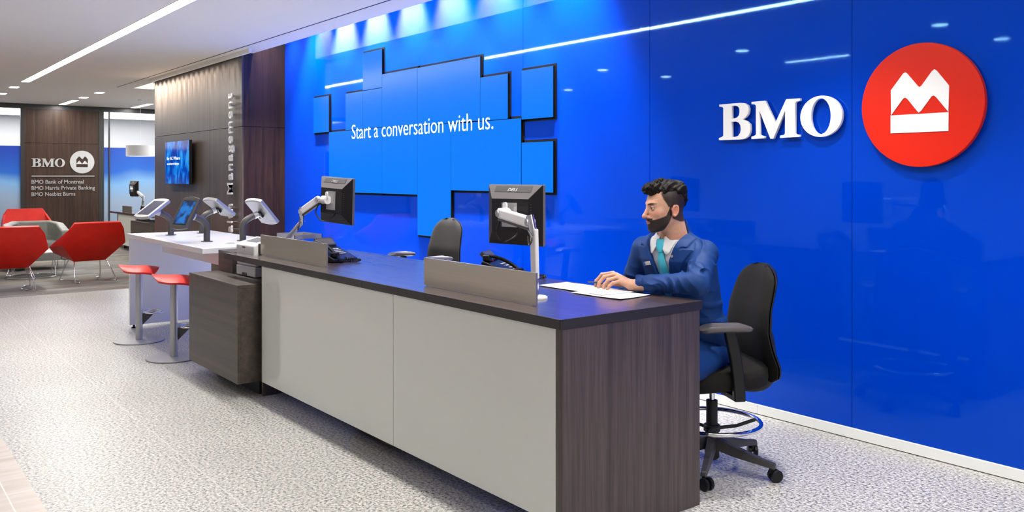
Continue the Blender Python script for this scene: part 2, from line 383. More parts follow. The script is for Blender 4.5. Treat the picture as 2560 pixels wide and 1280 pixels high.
# ------------------------------------------------------------ ceiling lights
def linear(x0, x1, y0, y1, label, g=None):
    t = thing('linear_light', label, 'ceiling light', ((x0+x1)/2, (y0+y1)/2, HC), 0, g)
    hx = (x1-x0)/2; hy = (y1-y0)/2
    obj('diffuser', MB().box(-hx, hx, -hy, hy, -.004, -.001), M_EMS, t)
    b = MB(); b.box(-hx-.006, hx+.006, -hy-.006, -hy, -.005, 0); b.box(-hx-.006, hx+.006, hy, hy+.006, -.005, 0); b.box(-hx-.006, -hx, -hy, hy, -.005, 0); b.box(hx, hx+.006, -hy, hy, -.005, 0)
    obj('trim_frame', b, M_WPLA, t)
linear(-15.7+.1, 1.6, 2.285, 2.395, 'long white linear light strip recessed along the ceiling')
linear(-20.1, -18.75, 3.64, 3.75, 'short linear ceiling light above the far sign wall', 'short linear lights by the far wall')
linear(-20.1, -18.75, 5.06, 5.17, 'short linear ceiling light above the far office desk', 'short linear lights by the far wall')
linear(-20.1, -18.75, 2.2, 2.31, 'short linear ceiling light left of the sign wall', 'short linear lights by the far wall')
linear(-6.75, -5.85, -1.07, -1.01, 'short linear light reflected faintly above the white letters', None)
def down(x, y, label, sq, e, g):
    t = thing('recessed_downlight', label, 'ceiling light', (x, y, HC), 0, g)
    if sq:
        obj('lens', MB().box(-.11, .11, -.06, .06, -.004, -.001), M_EMD, t); obj('trim_frame', MB().box(-.12, .12, -.07, .07, -.001, 0), M_WPLA, t)
    else:
        obj('lens', MB().lathe([(0.001, -.009), (.072, -.008), (.075, -.002), (.001, -.002)], 28), M_EMD, t)
        obj('trim_frame', MB().lathe([(.076, -.006), (.088, -.006), (.09, -.001), (.076, -.001)], 28), M_WPLA, t)
    light('downlight_beam', 'SPOT', (x, y, HC-.02), e, .06, spot=math.radians(95), blend=.7, color=(1, .95, .88)).parent = None
for x, y, l in ((-16.68, 2.34, 'square downlight nearest the end of the long light strip'), (-18.1, 2.35, 'square downlight at the left edge of the far ceiling'),
                (-16.85, 3.71, 'square downlight nearest the wood wall end'), (-18.07, 3.70, 'square downlight in front of the sign wall light')):
    down(x, y, l, True, 60, 'square downlights over the lounge')
for x, y, l in ((-4.1, .21, 'round downlight reflected above the red disc'), (-4.1, -1.2, 'round downlight reflected at upper right beside the red disc'), (-6.43, .31, 'round downlight reflected above the white letters'),
                (-8.79, .31, 'round downlight reflected left above the bearded man'), (-8.82, -1.0, 'round downlight reflected above the right of the bearded man'), (-11.19, -1.19, 'round downlight reflected right of the video panels'),
                (-1.8, .25, 'round downlight in the front ceiling, nearest the right wall'), (-1.2, -1.2, 'round downlight in the front corner of the ceiling')):
    down(x, y, l, False, 58, 'round downlights over the front of the hall')
for x in (-2.6, -.9, .8):  # extra downlights added to brighten the floor near the blue wall
    down(x, 3.55, 'added downlight brightening the floor behind the reception desk end', False, 190, 'added downlights behind the desk')
# cove strip beyond the wood wall end
t = thing('cove_light', 'bright light inside the ceiling cove beyond the wood wall', 'ceiling light', (-14.75, 4.05, 3.55))
obj('diffuser', MB().box(-.7, .7, -.15, .2, 0, .02), M_EMC, t)
obj('housing', MB().box(-.72, .72, -.17, .22, .021, .045), M_WPLA, t)
# light inside the offices beyond the glazing
light('office_ceiling_light', 'AREA', (-22.2, 2.5, HC-.05), 260, 2.5, 9)
light('side_office_ceiling_light', 'AREA', (-17.2, 6.3, HC-.05), 160, 3, 2)
# ------------------------------------------------------------ video wall
vw = thing('video_wall', 'large stepped video wall of bright blue screens on the blue glass', 'video wall', (-7.2, YW, 1.8))
S = [(-9.389, -8.984, 1.95, 2.366), (-8.577, -8.182, 1.95, 2.356), (-8.182, -7.769, 2.356, 2.756), (-8.182, -7.769, 1.95, 2.356), (-7.769, -7.085, 1.94, 2.495),
     (-8.984, -7.769, 1.268, 1.95), (-7.769, -7.085, 1.268, 1.94), (-7.085, -6.055, 1.93, 2.492), (-6.055, -5.663, 1.925, 2.306), (-7.085, -6.509, .88, 1.93),
     (-6.509, -5.486, 1.318, 1.925), (-5.482, -5.085, 1.908, 2.312), (-5.482, -5.085, 1.318, 1.724)]
for a, b_, c, d in S:
    ox, oz = -7.2, 1.8
    f = obj('screen_housing', MB().box(a-.017-ox, b_+.019-ox, -.004, -.0005, c-.017-oz, d+.019-oz).box(a-ox+.001, b_-ox-.001, -.022, -.004, c-oz+.001, d-oz-.001), M_BLKD, vw)
    g = obj('screen_panel', MB().box(a-ox+.003, b_-ox-.003, -.0245, -.0222, c-oz+.003, d-oz-.003), M_SCR, f)
me = text_mesh('Start a conversation with us.', width=2.56, height=.165, depth=.001, offset=-.008, name='message_text')
o = obj('message_text', place(me, T(-8.424+7.2, -.0257, 1.85-1.8) @ FACE_MY), M_SCRT, vw, label='white message reading Start a conversation with us.')

# ------------------------------------------------------------ big sign: letters and round emblem
B_ = [(-3.465, 1.899), (-3.306, 1.899), (-3.275, 1.895), (-3.253, 1.882), (-3.244, 1.86), (-3.247, 1.834), (-3.263, 1.813), (-3.293, 1.798), (-3.259, 1.785), (-3.238, 1.766), (-3.233, 1.74), (-3.236, 1.717), (-3.247, 1.695), (-3.271, 1.681), (-3.302, 1.676), (-3.468, 1.677), (-3.468, 1.688), (-3.446, 1.694), (-3.434, 1.702), (-3.434, 1.877), (-3.442, 1.885), (-3.465, 1.888)]
B1 = [(-3.371, 1.886), (-3.342, 1.887), (-3.322, 1.88), (-3.311, 1.864), (-3.31, 1.845), (-3.314, 1.825), (-3.326, 1.813), (-3.346, 1.806), (-3.371, 1.804)]
B2 = [(-3.372, 1.788), (-3.342, 1.789), (-3.318, 1.781), (-3.304, 1.763), (-3.301, 1.736), (-3.306, 1.714), (-3.322, 1.696), (-3.346, 1.691), (-3.371, 1.69)]
M_ = [(-3.222, 1.899), (-3.127, 1.9), (-3.054, 1.762), (-2.98, 1.899), (-2.889, 1.897), (-2.89, 1.886), (-2.913, 1.882), (-2.922, 1.873), (-2.924, 1.699), (-2.918, 1.691), (-2.893, 1.687), (-2.893, 1.677), (-3.021, 1.676), (-3.021, 1.687), (-2.995, 1.69), (-2.987, 1.698), (-2.986, 1.841), (-3.069, 1.673), (-3.088, 1.673), (-3.167, 1.849), (-3.166, 1.699), (-3.155, 1.692), (-3.132, 1.688), (-3.132, 1.677), (-3.223, 1.676), (-3.223, 1.688), (-3.201, 1.693), (-3.19, 1.701), (-3.19, 1.876), (-3.199, 1.885), (-3.222, 1.888)]
O1 = ell(-2.7545, 1.7875, .1305, .1155); O2 = ell(-2.755, 1.7875, .0635, .1025)
bm_loops = {'letter_b': [B_, B1, B2], 'letter_m': [M_], 'letter_o': [O1, O2]}
t = thing('wall_letters', 'large white raised letters on the blue wall beside the red disc', 'sign', (-3.05, YW, 1.68))
for n, L in bm_loops.items():
    me = curve_mesh([[(x+3.05, z-1.68) for x, z in l] for l in L], .018, .0015, n)
    obj(n, place(me, T(0, -.030, 0) @ FACE_MY), M_WSIGN, t, label='white letter '+n[-1].upper())
m1 = [(-2.338, 1.9), (-2.272, 1.982), (-2.26, 1.988), (-2.249, 1.979), (-2.195, 1.912), (-2.186, 1.905), (-2.176, 1.911), (-2.121, 1.982), (-2.11, 1.989), (-2.099, 1.982), (-2.037, 1.901), (-2.04, 1.771), (-2.101, 1.849), (-2.113, 1.858), (-2.124, 1.854), (-2.179, 1.783), (-2.19, 1.776), (-2.198, 1.784), (-2.25, 1.851), (-2.262, 1.857), (-2.273, 1.852), (-2.336, 1.771)]
m2 = [(-2.339, 1.768), (-2.04, 1.768), (-2.04, 1.675), (-2.339, 1.675)]
t = thing('round_emblem', 'large red disc with a white mountain emblem on the blue wall', 'sign', (-2.186, YW, 1.814))
dc = obj('disc', place(curve_mesh([ell(0, 0, .3155, .3155, 96)], .026, .003, 'disc'), T(0, -.030, 0) @ FACE_MY), M_RSIGN, t)
for l in (m1, m2):
    obj('emblem_shape', place(curve_mesh([[(x+2.186, z-1.814) for x, z in l]], .004, .0005, 'emblem_shape'), T(0, -.0475, 0) @ FACE_MY), M_WSIGN, t, label='white mountain emblem piece')
for o in ((-.25, .12), (.25, -.12)): pass

# ------------------------------------------------------------ far sign on the wood wall
k = (3.790-3.162)/(-2.624+3.468)
t = thing('wall_letters', 'small silver letters on the far wood wall', 'sign', (XF, 3.47, 1.64))
for n, L in bm_loops.items():
    me = curve_mesh([[((x+3.468)*k+3.162-3.47, (z-1.676)*.178/.224) for x, z in l] for l in L], .010, .001, n)
    obj(n, place(me, T(.012, 0, 0) @ FACE_PX), M_SILV, t)
t = thing('round_emblem', 'small round silver emblem on the far wood wall', 'sign', (XF, 4.125, 1.75))
kk = .240/.3155
sh = lambda l: [((x+2.186)*kk, (z-1.825)*kk) for x, z in l]
obj('disc', place(curve_mesh([ell(0, 0, .24, .243, 64), sh(m1), sh(m2)], .010, .001, 'disc'), T(.012, 0, 0) @ FACE_PX), M_SILV, t)
tag(obj('sign_bar', MB().box(XF+.004, XF+.016, 3.162, 4.368, 1.438, 1.458), M_SILV), 'thin silver bar under the far wall letters', 'sign')
t = thing('sign_lettering', 'three lines of silver lettering under the silver bar', 'sign', (XF, 3.162, 1.03))
for txt, wd, z in (('BMO Bank of Montreal', .994, 1.288), ('BMO Harris Private Banking', 1.216, 1.158), ('BMO Nesbitt Burns', .829, 1.030)):
    me = text_mesh(txt, width=wd, height=.085, depth=.006, offset=.012, name='text_line')
    obj('text_line', place(me, T(.010, 0, z-1.03) @ FACE_PX), M_SILV, t, label='silver line of letters reading '+txt.replace('BMO ', '') if False else None)

# ------------------------------------------------------------ vertical metal letters on the wood wall
tw = thing('wall_letters', 'vertical row of silver letters on the wood wall corner', 'sign', (-10.45, 3.86, .75))
full = 'Wealth Management'
probe = text_mesh('alth Management', width=1.72, height=.2, depth=.02, offset=.018, spacing=1.12)
rot = Matrix(((0, -1, 0, 0), (0, 0, -1, 0), (1, 0, 0, 0), (0, 0, 0, 1)))
def adv(s):
    cu = bpy.data.curves.new('probe', 'FONT'); cu.body = s; cu.size = 1; cu.space_character = 1.12; o = bpy.data.objects.new('probe', cu); C.objects.link(o)
    dg = bpy.context.evaluated_depsgraph_get(); dg.update(); m_ = bpy.data.meshes.new_from_object(o.evaluated_get(dg)); bpy.data.objects.remove(o)
    return max(v.co.x for v in m_.vertices)
a1 = adv('alth Management'); kx = 1.72/a1; prev = full
for i, ch in enumerate(full):
    if ch == ' ': continue
    end = adv(full[:i+1]); off = (end-(adv(full)-a1))*kx
    me = text_mesh(ch, height=.17, depth=.02, offset=.006, name='letter')
    co = [v.co.x for v in me.vertices]; wd = max(co)-min(co); s_ = (adv(ch)*kx)/max(wd, .001)
    for v in me.vertices: v.co.x = (v.co.x-max(co))*kx/(.17/.73)+off
    me.transform(T(0, -.05, 0) @ rot); me.update()
    if min(v.co.z for v in me.vertices)+.75 < .02: continue
    L = obj('letter', me, M_LETS, tw)
    zc = sum(v.co.z for v in me.vertices)/len(me.vertices); xc = sum(v.co.x for v in me.vertices)/len(me.vertices)
    obj('standoff_pin', MB().rod((xc, -.04, zc), (xc, -.0005, zc), .006, 8), M_CHROME, L)

# ------------------------------------------------------------ wall screen on the wood wall
def tvmat(nt, b):
    v = coords(nt, (3, 1, 2)); n = N(nt, 'TexNoise', Scale=2.2, Detail=5.0, Distortion=.6); nt.links.new(v, n.inputs['Vector'])
    c = ramp(nt, n.outputs['Fac'], [(.36, (0, .012, .22)), (.46, (0, .06, .55)), (.55, (0, .22, .85)), (.66, (.05, .45, 1))])
    nt.links.new(c, b.inputs['Emission Color']); b.inputs['Emission Strength'].default_value = .75; b.inputs['Base Color'].default_value = (0, .01, .05, 1)
M_TVS = mat('tv_picture', rough=.1, build=tvmat)
t = thing('wall_screen', 'blue lit television hung on the wood wall', 'television', (-12.49, 3.86, 1.64))
obj('mount', MB().box(-.25, .35, -.06, -.001, -.18, .18), M_BLKM, t)
obj('housing', MB().box(-.545, .545, -.10, -.06, -.305, .305), M_BLK, t, bev=.003)
s = obj('screen_panel', MB().box(-.54, .54, -.1015, -.1002, -.30, .30), M_TVS, t)
obj('screen_text', place(text_mesh('for AC Where', width=.6, height=.05, depth=.0006), T(-.46, -.1022, .04) @ FACE_MY), M_SCRT, s)
obj('screen_text', place(text_mesh('we are here to help you', width=.56, height=.035, depth=.0006), T(-.46, -.1022, -.03) @ FACE_MY), M_SCRT, s)

# ------------------------------------------------------------ reception desk
XR = -2.478
t = thing('reception_desk', 'long reception desk with dark wood top and white glass front', 'desk', (-4.0, 2.6, 0))
ox, oy = 4.0, -2.6
def D(x0, x1, y0, y1, z0, z1, mb=None): return (mb or MB()).box(x0+ox, x1+ox, y0+oy, y1+oy, z0, z1)
b = D(-4.062, XR, 2.178, 3.004, .8605, .9)
obj('countertop', b, M_WOODX, t, bev=.0015)
b = D(-5.8, -4.064, 2.178, 3.004, .8605, .9); D(-6.12, -5.801, 2.178, 2.245, .8605, .9, b)
obj('countertop', b, M_WOODX, t, bev=.0015)
obj('front_edge', D(-4.062, XR-.002, 2.172, 2.1775, .8605, .899), M_EDGE, t); obj('front_edge', D(-6.12, -4.064, 2.172, 2.1775, .8605, .899), M_EDGE, t)
obj('end_edge', D(XR+.0005, XR+.003, 2.172, 3.004, .8605, .8995), M_EDGE, t)
obj('end_panel', D(XR-.038, XR, 2.184, 2.99, .0, .860), M_WOODE, t, bev=.001)
obj('end_panel', D(-5.495, -5.470, 2.20, 2.85, .0, .860), M_WOODG, t)
obj('front_panel', D(-5.455, -3.758, 2.184, 2.20, .10, .859), M_GLASSW, t, bev=.001)
obj('front_panel', D(-3.754, XR-.040, 2.184, 2.20, .10, .859), M_GLASSW, t, bev=.001)
obj('panel_core', D(-5.468, XR-.040, 2.202, 2.225, .10, .859), M_WHITEW, t)
obj('plinth', D(-5.44, XR-.045, 2.42, 2.46, .0, .12), M_BLKM, t)
obj('pedestal', D(-4.4, -3.95, 2.30, 2.9, .02, .858), M_WOODG, t)
# metal screens on the desk
for x0, x1, l in ((-5.79, -4.765, 'bronze metal desk screen beside the printer'), (-3.668, -2.79, 'bronze metal desk screen nearest the bearded man')):
    q = thing('desk_screen', l, 'desk screen', ((x0+x1)/2, 2.315, .9), 0, 'low metal screens on the reception desk')
    hw = (x1-x0)/2
    obj('panel', MB().box(-hw, hw, -.006, .006, .006, .142), M_SS, q, bev=.001)
    obj('foot_rail', MB().box(-hw+.02, hw-.02, -.004, .02, 0.0005, .0055), M_SILV, q)
# ------------------------------------------------------------ low cabinet, printer
t = thing('low_cabinet', 'low dark wood cabinet between white table and reception desk', 'cabinet', (-5.985, 2.4, 0))
obj('body', MB().box(-.487, .487, -.338, .40, .095, .716), M_WOODG, t, bev=.001)
obj('top', MB().box(-.490, .489, -.362, .42, .7165, .738), M_WOODG, t, bev=.001)
obj('front_panel', MB().box(-.490, .489, -.362, -.3385, .095, .716), M_WOODG, t, bev=.001)
obj('plinth', MB().box(-.35, .45, -.20, .3, 0, .0945), M_BLKM, t)
tag(obj('table_support', MB().box(-6.49, -6.2, 2.26, 2.80, .7385, .893), M_WOODG), 'dark wood block on low cabinet under the white table end', 'support')
def printer():
    t = thing('printer', 'white desktop laser printer on the low dark cabinet', 'printer', (-5.975, 2.4, .7385))
    t.rotation_euler = (0, 0, .03)
    obj('paper_tray', MB().box(-.165, .165, -.13, .15, .004, .075), M_WPLA, t, bev=.008)
    b = MB(); b.box(-.05, .03, -.134, -.1305, .006, .026)
    obj('tray_handle', b, M_DGREY, t, bev=.002)
    obj('body', MB().box(-.165, .165, -.125, .15, .078, .115), M_WPLA, t, bev=.006)
    prof = [(-.13, .118), (.15, .118), (.15, .250), (.02, .268), (-.10, .238), (-.13, .222)]
    obj('cover', MB().prism(prof, -.165, .15, 'X'), M_WPLA, t, bev=.01, seg=3)
    obj('side_cover', MB().box(.151, .170, -.10, .15, .078, .24), M_DGREY, t, bev=.004)
    obj('control_panel', MB().add([(-.09, -.085, .2445), (.09, -.085, .2445), (.09, 0, .266), (-.09, 0, .266), (-.09, -.085, .2425), (.09, -.085, .2425), (.09, 0, .264), (-.09, 0, .264)], [(0, 1, 2, 3), (4, 7, 6, 5), (0, 4, 5, 1), (2, 6, 7, 3), (0, 3, 7, 4), (1, 5, 6, 2)]), M_MGREY, t)
    obj('badge', MB().box(-.05, 0, -.1315, -.1305, .20, .212), M_MGREY, t)
printer()
# letter tray
t = thing('paper_tray', 'grey and black tray stand on low cabinet behind the printer', 'tray', (-6.0, 2.69, .7385), .0)
b = MB(); b.box(-.17, .17, -.12, .12, .10, .104); b.box(-.17, -.165, -.12, .12, .104, .13); b.box(.165, .17, -.12, .12, .104, .13); b.box(-.17, .17, .116, .12, .104, .13); b.box(-.17, .17, -.12, -.116, .104, .13)
b.v = [(x*.94, y*.9, z+.155) for x, y, z in b.v]; obj('upper_tray', b, M_ALU, t)
b = MB(); b.box(-.16, .16, -.11, .115, .0005, .03)
obj('lower_tray', b, M_BLK, t)
for x in (-.14, .14):
    for y in (-.095, .095): obj('post', MB().rod((x, y, .03), (x, y, .2545), .004), M_ALU, t)
obj('tray_lining', MB().box(-.09, .11, -.08, .08, .2595, .266), M_BLK, t)

# ------------------------------------------------------------ white kiosk table
t = thing('kiosk_table', 'long white counter height table with tablet kiosks', 'table', (-7.645, 2.565, 0))
a, c = 7.645, -2.565
def W(x0, x1, y0, y1, z0, z1, mb=None): return (mb or MB()).box(x0+a, x1+a, y0+c, y1+c, z0, z1)
obj('tabletop', W(-8.73, -6.565, 2.165, 2.965, .860, .9), M_WLAM, t, bev=.0015)
obj('end_panel', W(-8.72, -8.68, 2.18, 2.95, .03, .859), M_WLAM, t, bev=.001)
obj('apron', W(-8.42, -6.57, 2.40, 2.44, .735, .859), M_WLAM, t, bev=.001)
obj('end_panel', W(-6.61, -6.575, 2.46, 2.95, .03, .859), M_WLAM, t, bev=.001)
for y in (2.22, 2.9): obj('foot', MB().lathe([(.022, 0), (.024, .006), (.01, .012), (.01, .0295)], 14, (-8.70+a, y+c)), M_BLK, t)
for x, y in ((-7.92, 2.60), (-6.95, 2.52)):
    obj('grommet', MB().lathe([(.04, .9), (.042, .903), (.034, .9035), (.034, .9)], 24, (x+a, y+c)), M_WPLA, t)

def kiosk():
    # tube rises and bends towards local -Y, tablet tilts back over it
    t = thing('tablet_kiosk', '', 'tablet kiosk')
    obj('base_flange', MB().lathe([(.048, 0), (.048, .005), (.03, .007), (.028, .007)], 28), M_DGREY, t, smooth=True)
    p = [(0, 0, .006), (0, 0, .06), (0, 0, .115), (0, -.012, .155), (0, -.042, .185), (0, -.085, .205), (0, -.125, .222)]
    obj('bent_pole', MB().tube(arc(p, 5), .0265, 20), M_DGREY, t, smooth=True)
    obj('collar', MB().tube([(0, -.105, .2135), (0, -.145, .2305)], .0285, 20), M_ALU, t, smooth=True)
    tb = thing_part('tablet_mount', t, (0, -.158, .236))
    return t, tb
def thing_part(name, parent, loc):
    o = bpy.data.objects.new(name, None); C.objects.link(o); o.parent = parent; o.location = loc; o.empty_display_size = .05; return o
M_UI = mat('tablet_picture', rough=.08, build=lambda nt, b: (nt.links.new(ramp(nt, (lambda n: (nt.links.new(coords(nt, (30, 30, 30)), n.inputs['Vector']), n.outputs['Fac'])[1])(N(nt, 'TexNoise', Scale=.5, Detail=1.0)), [(.42, (0, .015, .08)), (.5, (0, .10, .45)), (.62, (.01, .22, .7))]), b.inputs['Emission Color']), setattr(b.inputs['Emission Strength'], 'default_value', .8), setattr(b.inputs['Base Color'], 'default_value', (0, .01, .03, 1))))
M_UI2 = mat('tablet_dim', (.05, .05, .09), .12)
def tablet_parts(t, tilt, casem, scr, yaw=0, loc=(0, -.158, .236)):
    # local frame: screen normal +n ; built flat then tilted about X.  tilt = angle of the screen plane from vertical
    R = T(*loc) @ Matrix.Rotation(yaw, 4, 'Z') @ Matrix.Rotation(-tilt, 4, 'X')
    W2, L2 = .105, .15
    def outline(s=1.0):
        pts = []
        for i in range(9):
            u = -1+2*i/8; pts.append((W2*s*u, L2*s-.018*s*u*u))
        for i in range(9):
            u = 1-2*i/8; pts.append((W2*s*u, -L2*s+.018*s*u*u))
        return pts
    b = MB(); b.m = R
    b.loft([[(p[0], -.034, p[1]) for p in outline(.985)], [(p[0], -.031, p[1]) for p in outline(1)], [(p[0], -.006, p[1]) for p in outline(1)]])
    case = obj('tablet_case', b, casem, t, bev=.002)
    b = MB(); b.m = R; b.loft([[(p[0], -.0055, p[1]) for p in outline(1)], [(p[0], .0, p[1]) for p in outline(.93)]])
    obj('case_back', b, casem if casem is not M_DGREY else M_DGREY, t, bev=.001)
    b = MB(); b.m = R; b.box(-.076, .076, -.0350, -.0344, -.103, .103)
    s = obj('tablet_screen', b, scr, case)
    b = MB(); b.m = R; b.box(-.08, .08, -.0346, -.0342, -.112, .112)
    obj('screen_border', b, M_BLK, case)
    b = MB(); b.m = R; b.lathe([(.001, 0)], 3) if False else None
    b.box(-.022, .022, .001, .018, -.02, .02); b.box(-.030, -.020, .004, .03, -.03, -.005); b.rod((.028, .012, 0), (.032, .02, -.05), .004)
    obj('hinge', b, M_BLK, t, bev=.003)
def make_kiosk(x, y, rz, tilt, casem, scr, label, yaw=0):
    t = thing('tablet_kiosk', label, 'tablet kiosk', (x, y, .9), rz, 'tablet kiosks on the white table')
    obj('base_flange', MB().lathe([(.048, 0.0005), (.048, .005), (.03, .007), (.028, .007)], 28), M_DGREY, t, smooth=True)
    p = [(0, 0, .006), (0, 0, .06), (0, 0, .11), (0, -.010, .148), (0, -.036, .178), (0, -.075, .199), (0, -.115, .214)]
    obj('bent_pole', MB().tube(arc(p, 5), .0265, 20), M_DGREY, t, smooth=True)
    obj('collar', MB().tube([(0, -.098, .208), (0, -.132, .221)], .0285, 20), M_ALU, t, smooth=True)
    tablet_parts(t, tilt, casem, scr, yaw, (0, -.158, .232))
make_kiosk(-8.251, 2.43, 0, math.radians(57), M_ALU, M_UI2, 'tablet kiosk at front left corner of the white table', yaw=.38)
make_kiosk(-7.258, 2.43, 0, math.radians(30), M_DGREY, M_UI, 'dark tablet kiosk with blue lit screen on the white table', yaw=.36)
make_kiosk(-8.353, 2.75, PI, math.radians(55), M_ALU, M_UI2, 'tablet kiosk seen from behind at far edge of the white table', yaw=.3)
make_kiosk(-7.16, 2.70, PI, math.radians(44), M_ALU, M_UI2, 'tablet kiosk seen from behind, nearest the printer', yaw=.3)

# ------------------------------------------------------------ bar stools
def stool():
    t = thing('bar_stool', 'red saddle stool at left corner of the white table', 'stool', (-7.984, 2.081, 0), 0, 'red stools along the white table')
    obj('base_disc', MB().lathe([(.205, .0), (.21, .004), (.208, .010), (.04, .016), (.03, .016)], 48), M_ALU, t, smooth=True)
    obj('pole', MB().lathe([(.029, .0165), (.029, .60)], 24), M_ALU, t, smooth=True)
    # seat: curved saddle
    n, m = 18, 14; top = []; bot = []
    for i in range(n+1):
        u = -1+2*i/n
        for j in range(m+1):
            v = -1+2*j/m
            x = .185*u*math.sqrt(1-.42*v*v); y = .165*v*math.sqrt(1-.45*u*u)
            z = .664-.044*u*u+(.014 if v < 0 else -.022)*v*v
            top.append((x, y, z)); bot.append((x*.96, y*.96, z-.016))
    V = top+bot; F = []; K = (n+1)*(m+1)
    for i in range(n):
        for j in range(m):
            a = i*(m+1)+j; q = (a, a+m+1, a+m+2, a+1); F += [q, tuple(K+z for z in reversed(q))]
    bd = [j for j in range(m+1)]+[i*(m+1)+m for i in range(1, n+1)]+[n*(m+1)+j for j in range(m-1, -1, -1)]+[i*(m+1) for i in range(n-1, 0, -1)]
    for q in range(len(bd)): x_, y_ = bd[q], bd[(q+1) % len(bd)]; F.append((x_, y_, K+y_, K+x_))
    b = MB().add(V, F); obj('seat', b, M_REDP, t, smooth=True, bev=.0)
    obj('seat_plate', MB().box(-.07, .07, -.06, .06, .60, .628), M_ALU, t, bev=.004)
    # footrest loop facing +Y
    pth = [(-.03, .025, .225)]+[(.10*math.sin(q), .10+.085*-math.cos(q), .245) for q in [(-2.6+5.2*i/14) for i in range(15)]][::-1]+[(.03, .025, .225)]
    pth = [(.10*math.cos(q), .115+.075*math.sin(q), .25) for q in [(-PI*.9+1.8*PI*i/20+PI/2) for i in range(21)]]
    obj('footrest', MB().tube(pth, .008, 10), M_CHROME, t, smooth=True)
    obj('footrest_bracket', MB().prism([(.028, .14), (.028, .24), (.13, .25), (.13, .243)], -.005, .005, 'X'), M_DGREY, t)
    return t
st = stool(); st.rotation_euler.z = -.25
dup(st, (-7.058, 2.103, 0), -.25, 'red saddle stool nearest the low dark cabinet')
dup(st, (-7.86, 2.93, 0), PI, 'red saddle stool tucked behind the white table')
# ------------------------------------------------------------ monitors on arms
def monitor(label, loc, rz, roll=0, group='monitors on arms at the reception desk'):
    t = thing('monitor', label, 'monitor', loc, rz, group); t.rotation_euler = (0, roll, rz)
    W2, H2 = .1875, .155
    b = MB(); b.prism(rect(2*W2, 2*H2, .006, 3), -.002, .016)
    obj('front_bezel', b, M_MGREY, t, bev=.001)
    b = MB(); b.box(-W2+.015, W2-.015, .0165, .018, -H2+.017, H2-.015); obj('screen_glass', b, M_BLK, t)
    # tapered rear housing
    A = [(-W2, -.0025, -H2), (W2, -.0025, -H2), (W2, -.0025, H2), (-W2, -.0025, H2)]
    i0 = .125; B = [(-i0, -.045, -.088), (i0, -.045, -.088), (i0, -.045, .082), (-i0, -.045, .082)]
    b = MB(); b.cur = 0; b.loft([A, B])
    o = obj('rear_housing', b, [M_BLK, M_MGREY], t, bev=.002)
    for p in o.data.polygons:
        if p.normal.z > .35 and p.normal.y < -.2: p.material_index = 1
    # vents
    b = MB()
    for i in range(9): b.box(i0+.006, i0+.016, -.0405+.0002*i, -.036, -.06+i*.014, -.054+i*.014)
    obj('side_vents', b, M_BLKM, t)
    # logo on the sloped grey face
    ang = math.atan2(.155-.082, .0425)
    me = text_mesh('DELL', width=.070, height=.019, depth=.002, offset=.03, shear=.2)
    R = T(-.034, -.0254, .1207) @ Matrix.Rotation(-(PI/2-ang), 4, 'X') @ FACE_MY
    obj('maker_logo', place(me, R), M_SILV, t, label='silver slanted logo letters')
    b = MB(); b.m = T(0, -.0180, .129) @ Matrix.Rotation(-(PI/2-ang), 4, 'X'); b.box(-.125, .125, -.0012, .0005, -.014, .020); obj('logo_panel', b, M_DGREY, t)
    b = MB(); b.box(-.052, .052, -.0495, -.0455, -.062, .062)
    for x in (-.042, .042):
        for z in (-.05, .05): b.m = T(x, -.05, z) @ Matrix.Rotation(PI/2, 4, 'X'); b.lathe([(.001, .002), (.004, .002), (.004, 0), (.001, 0)], 8)
    b.m = Matrix.Identity(4)
    obj('mount_plate', b, M_ALU, t, bev=.001)
    b = MB()
    for i in range(4): b.box(.165, .167, -.010, -.003, -.02-.012*i, -.014-.012*i)
    obj('side_ports', b, M_SILV, t)
    return t
mon2 = monitor('black computer monitor seen from behind nearest the bearded man', (-3.478, 2.744, 1.251), math.radians(10))
mon1 = monitor('black computer monitor seen from behind over the bronze screen beside printer', (-5.296, 2.644, 1.286), math.radians(7), math.radians(2.4))
mon3 = monitor('small black monitor on the far office desk', (-18.0, 4.60, 1.20), math.radians(8), 0, None)
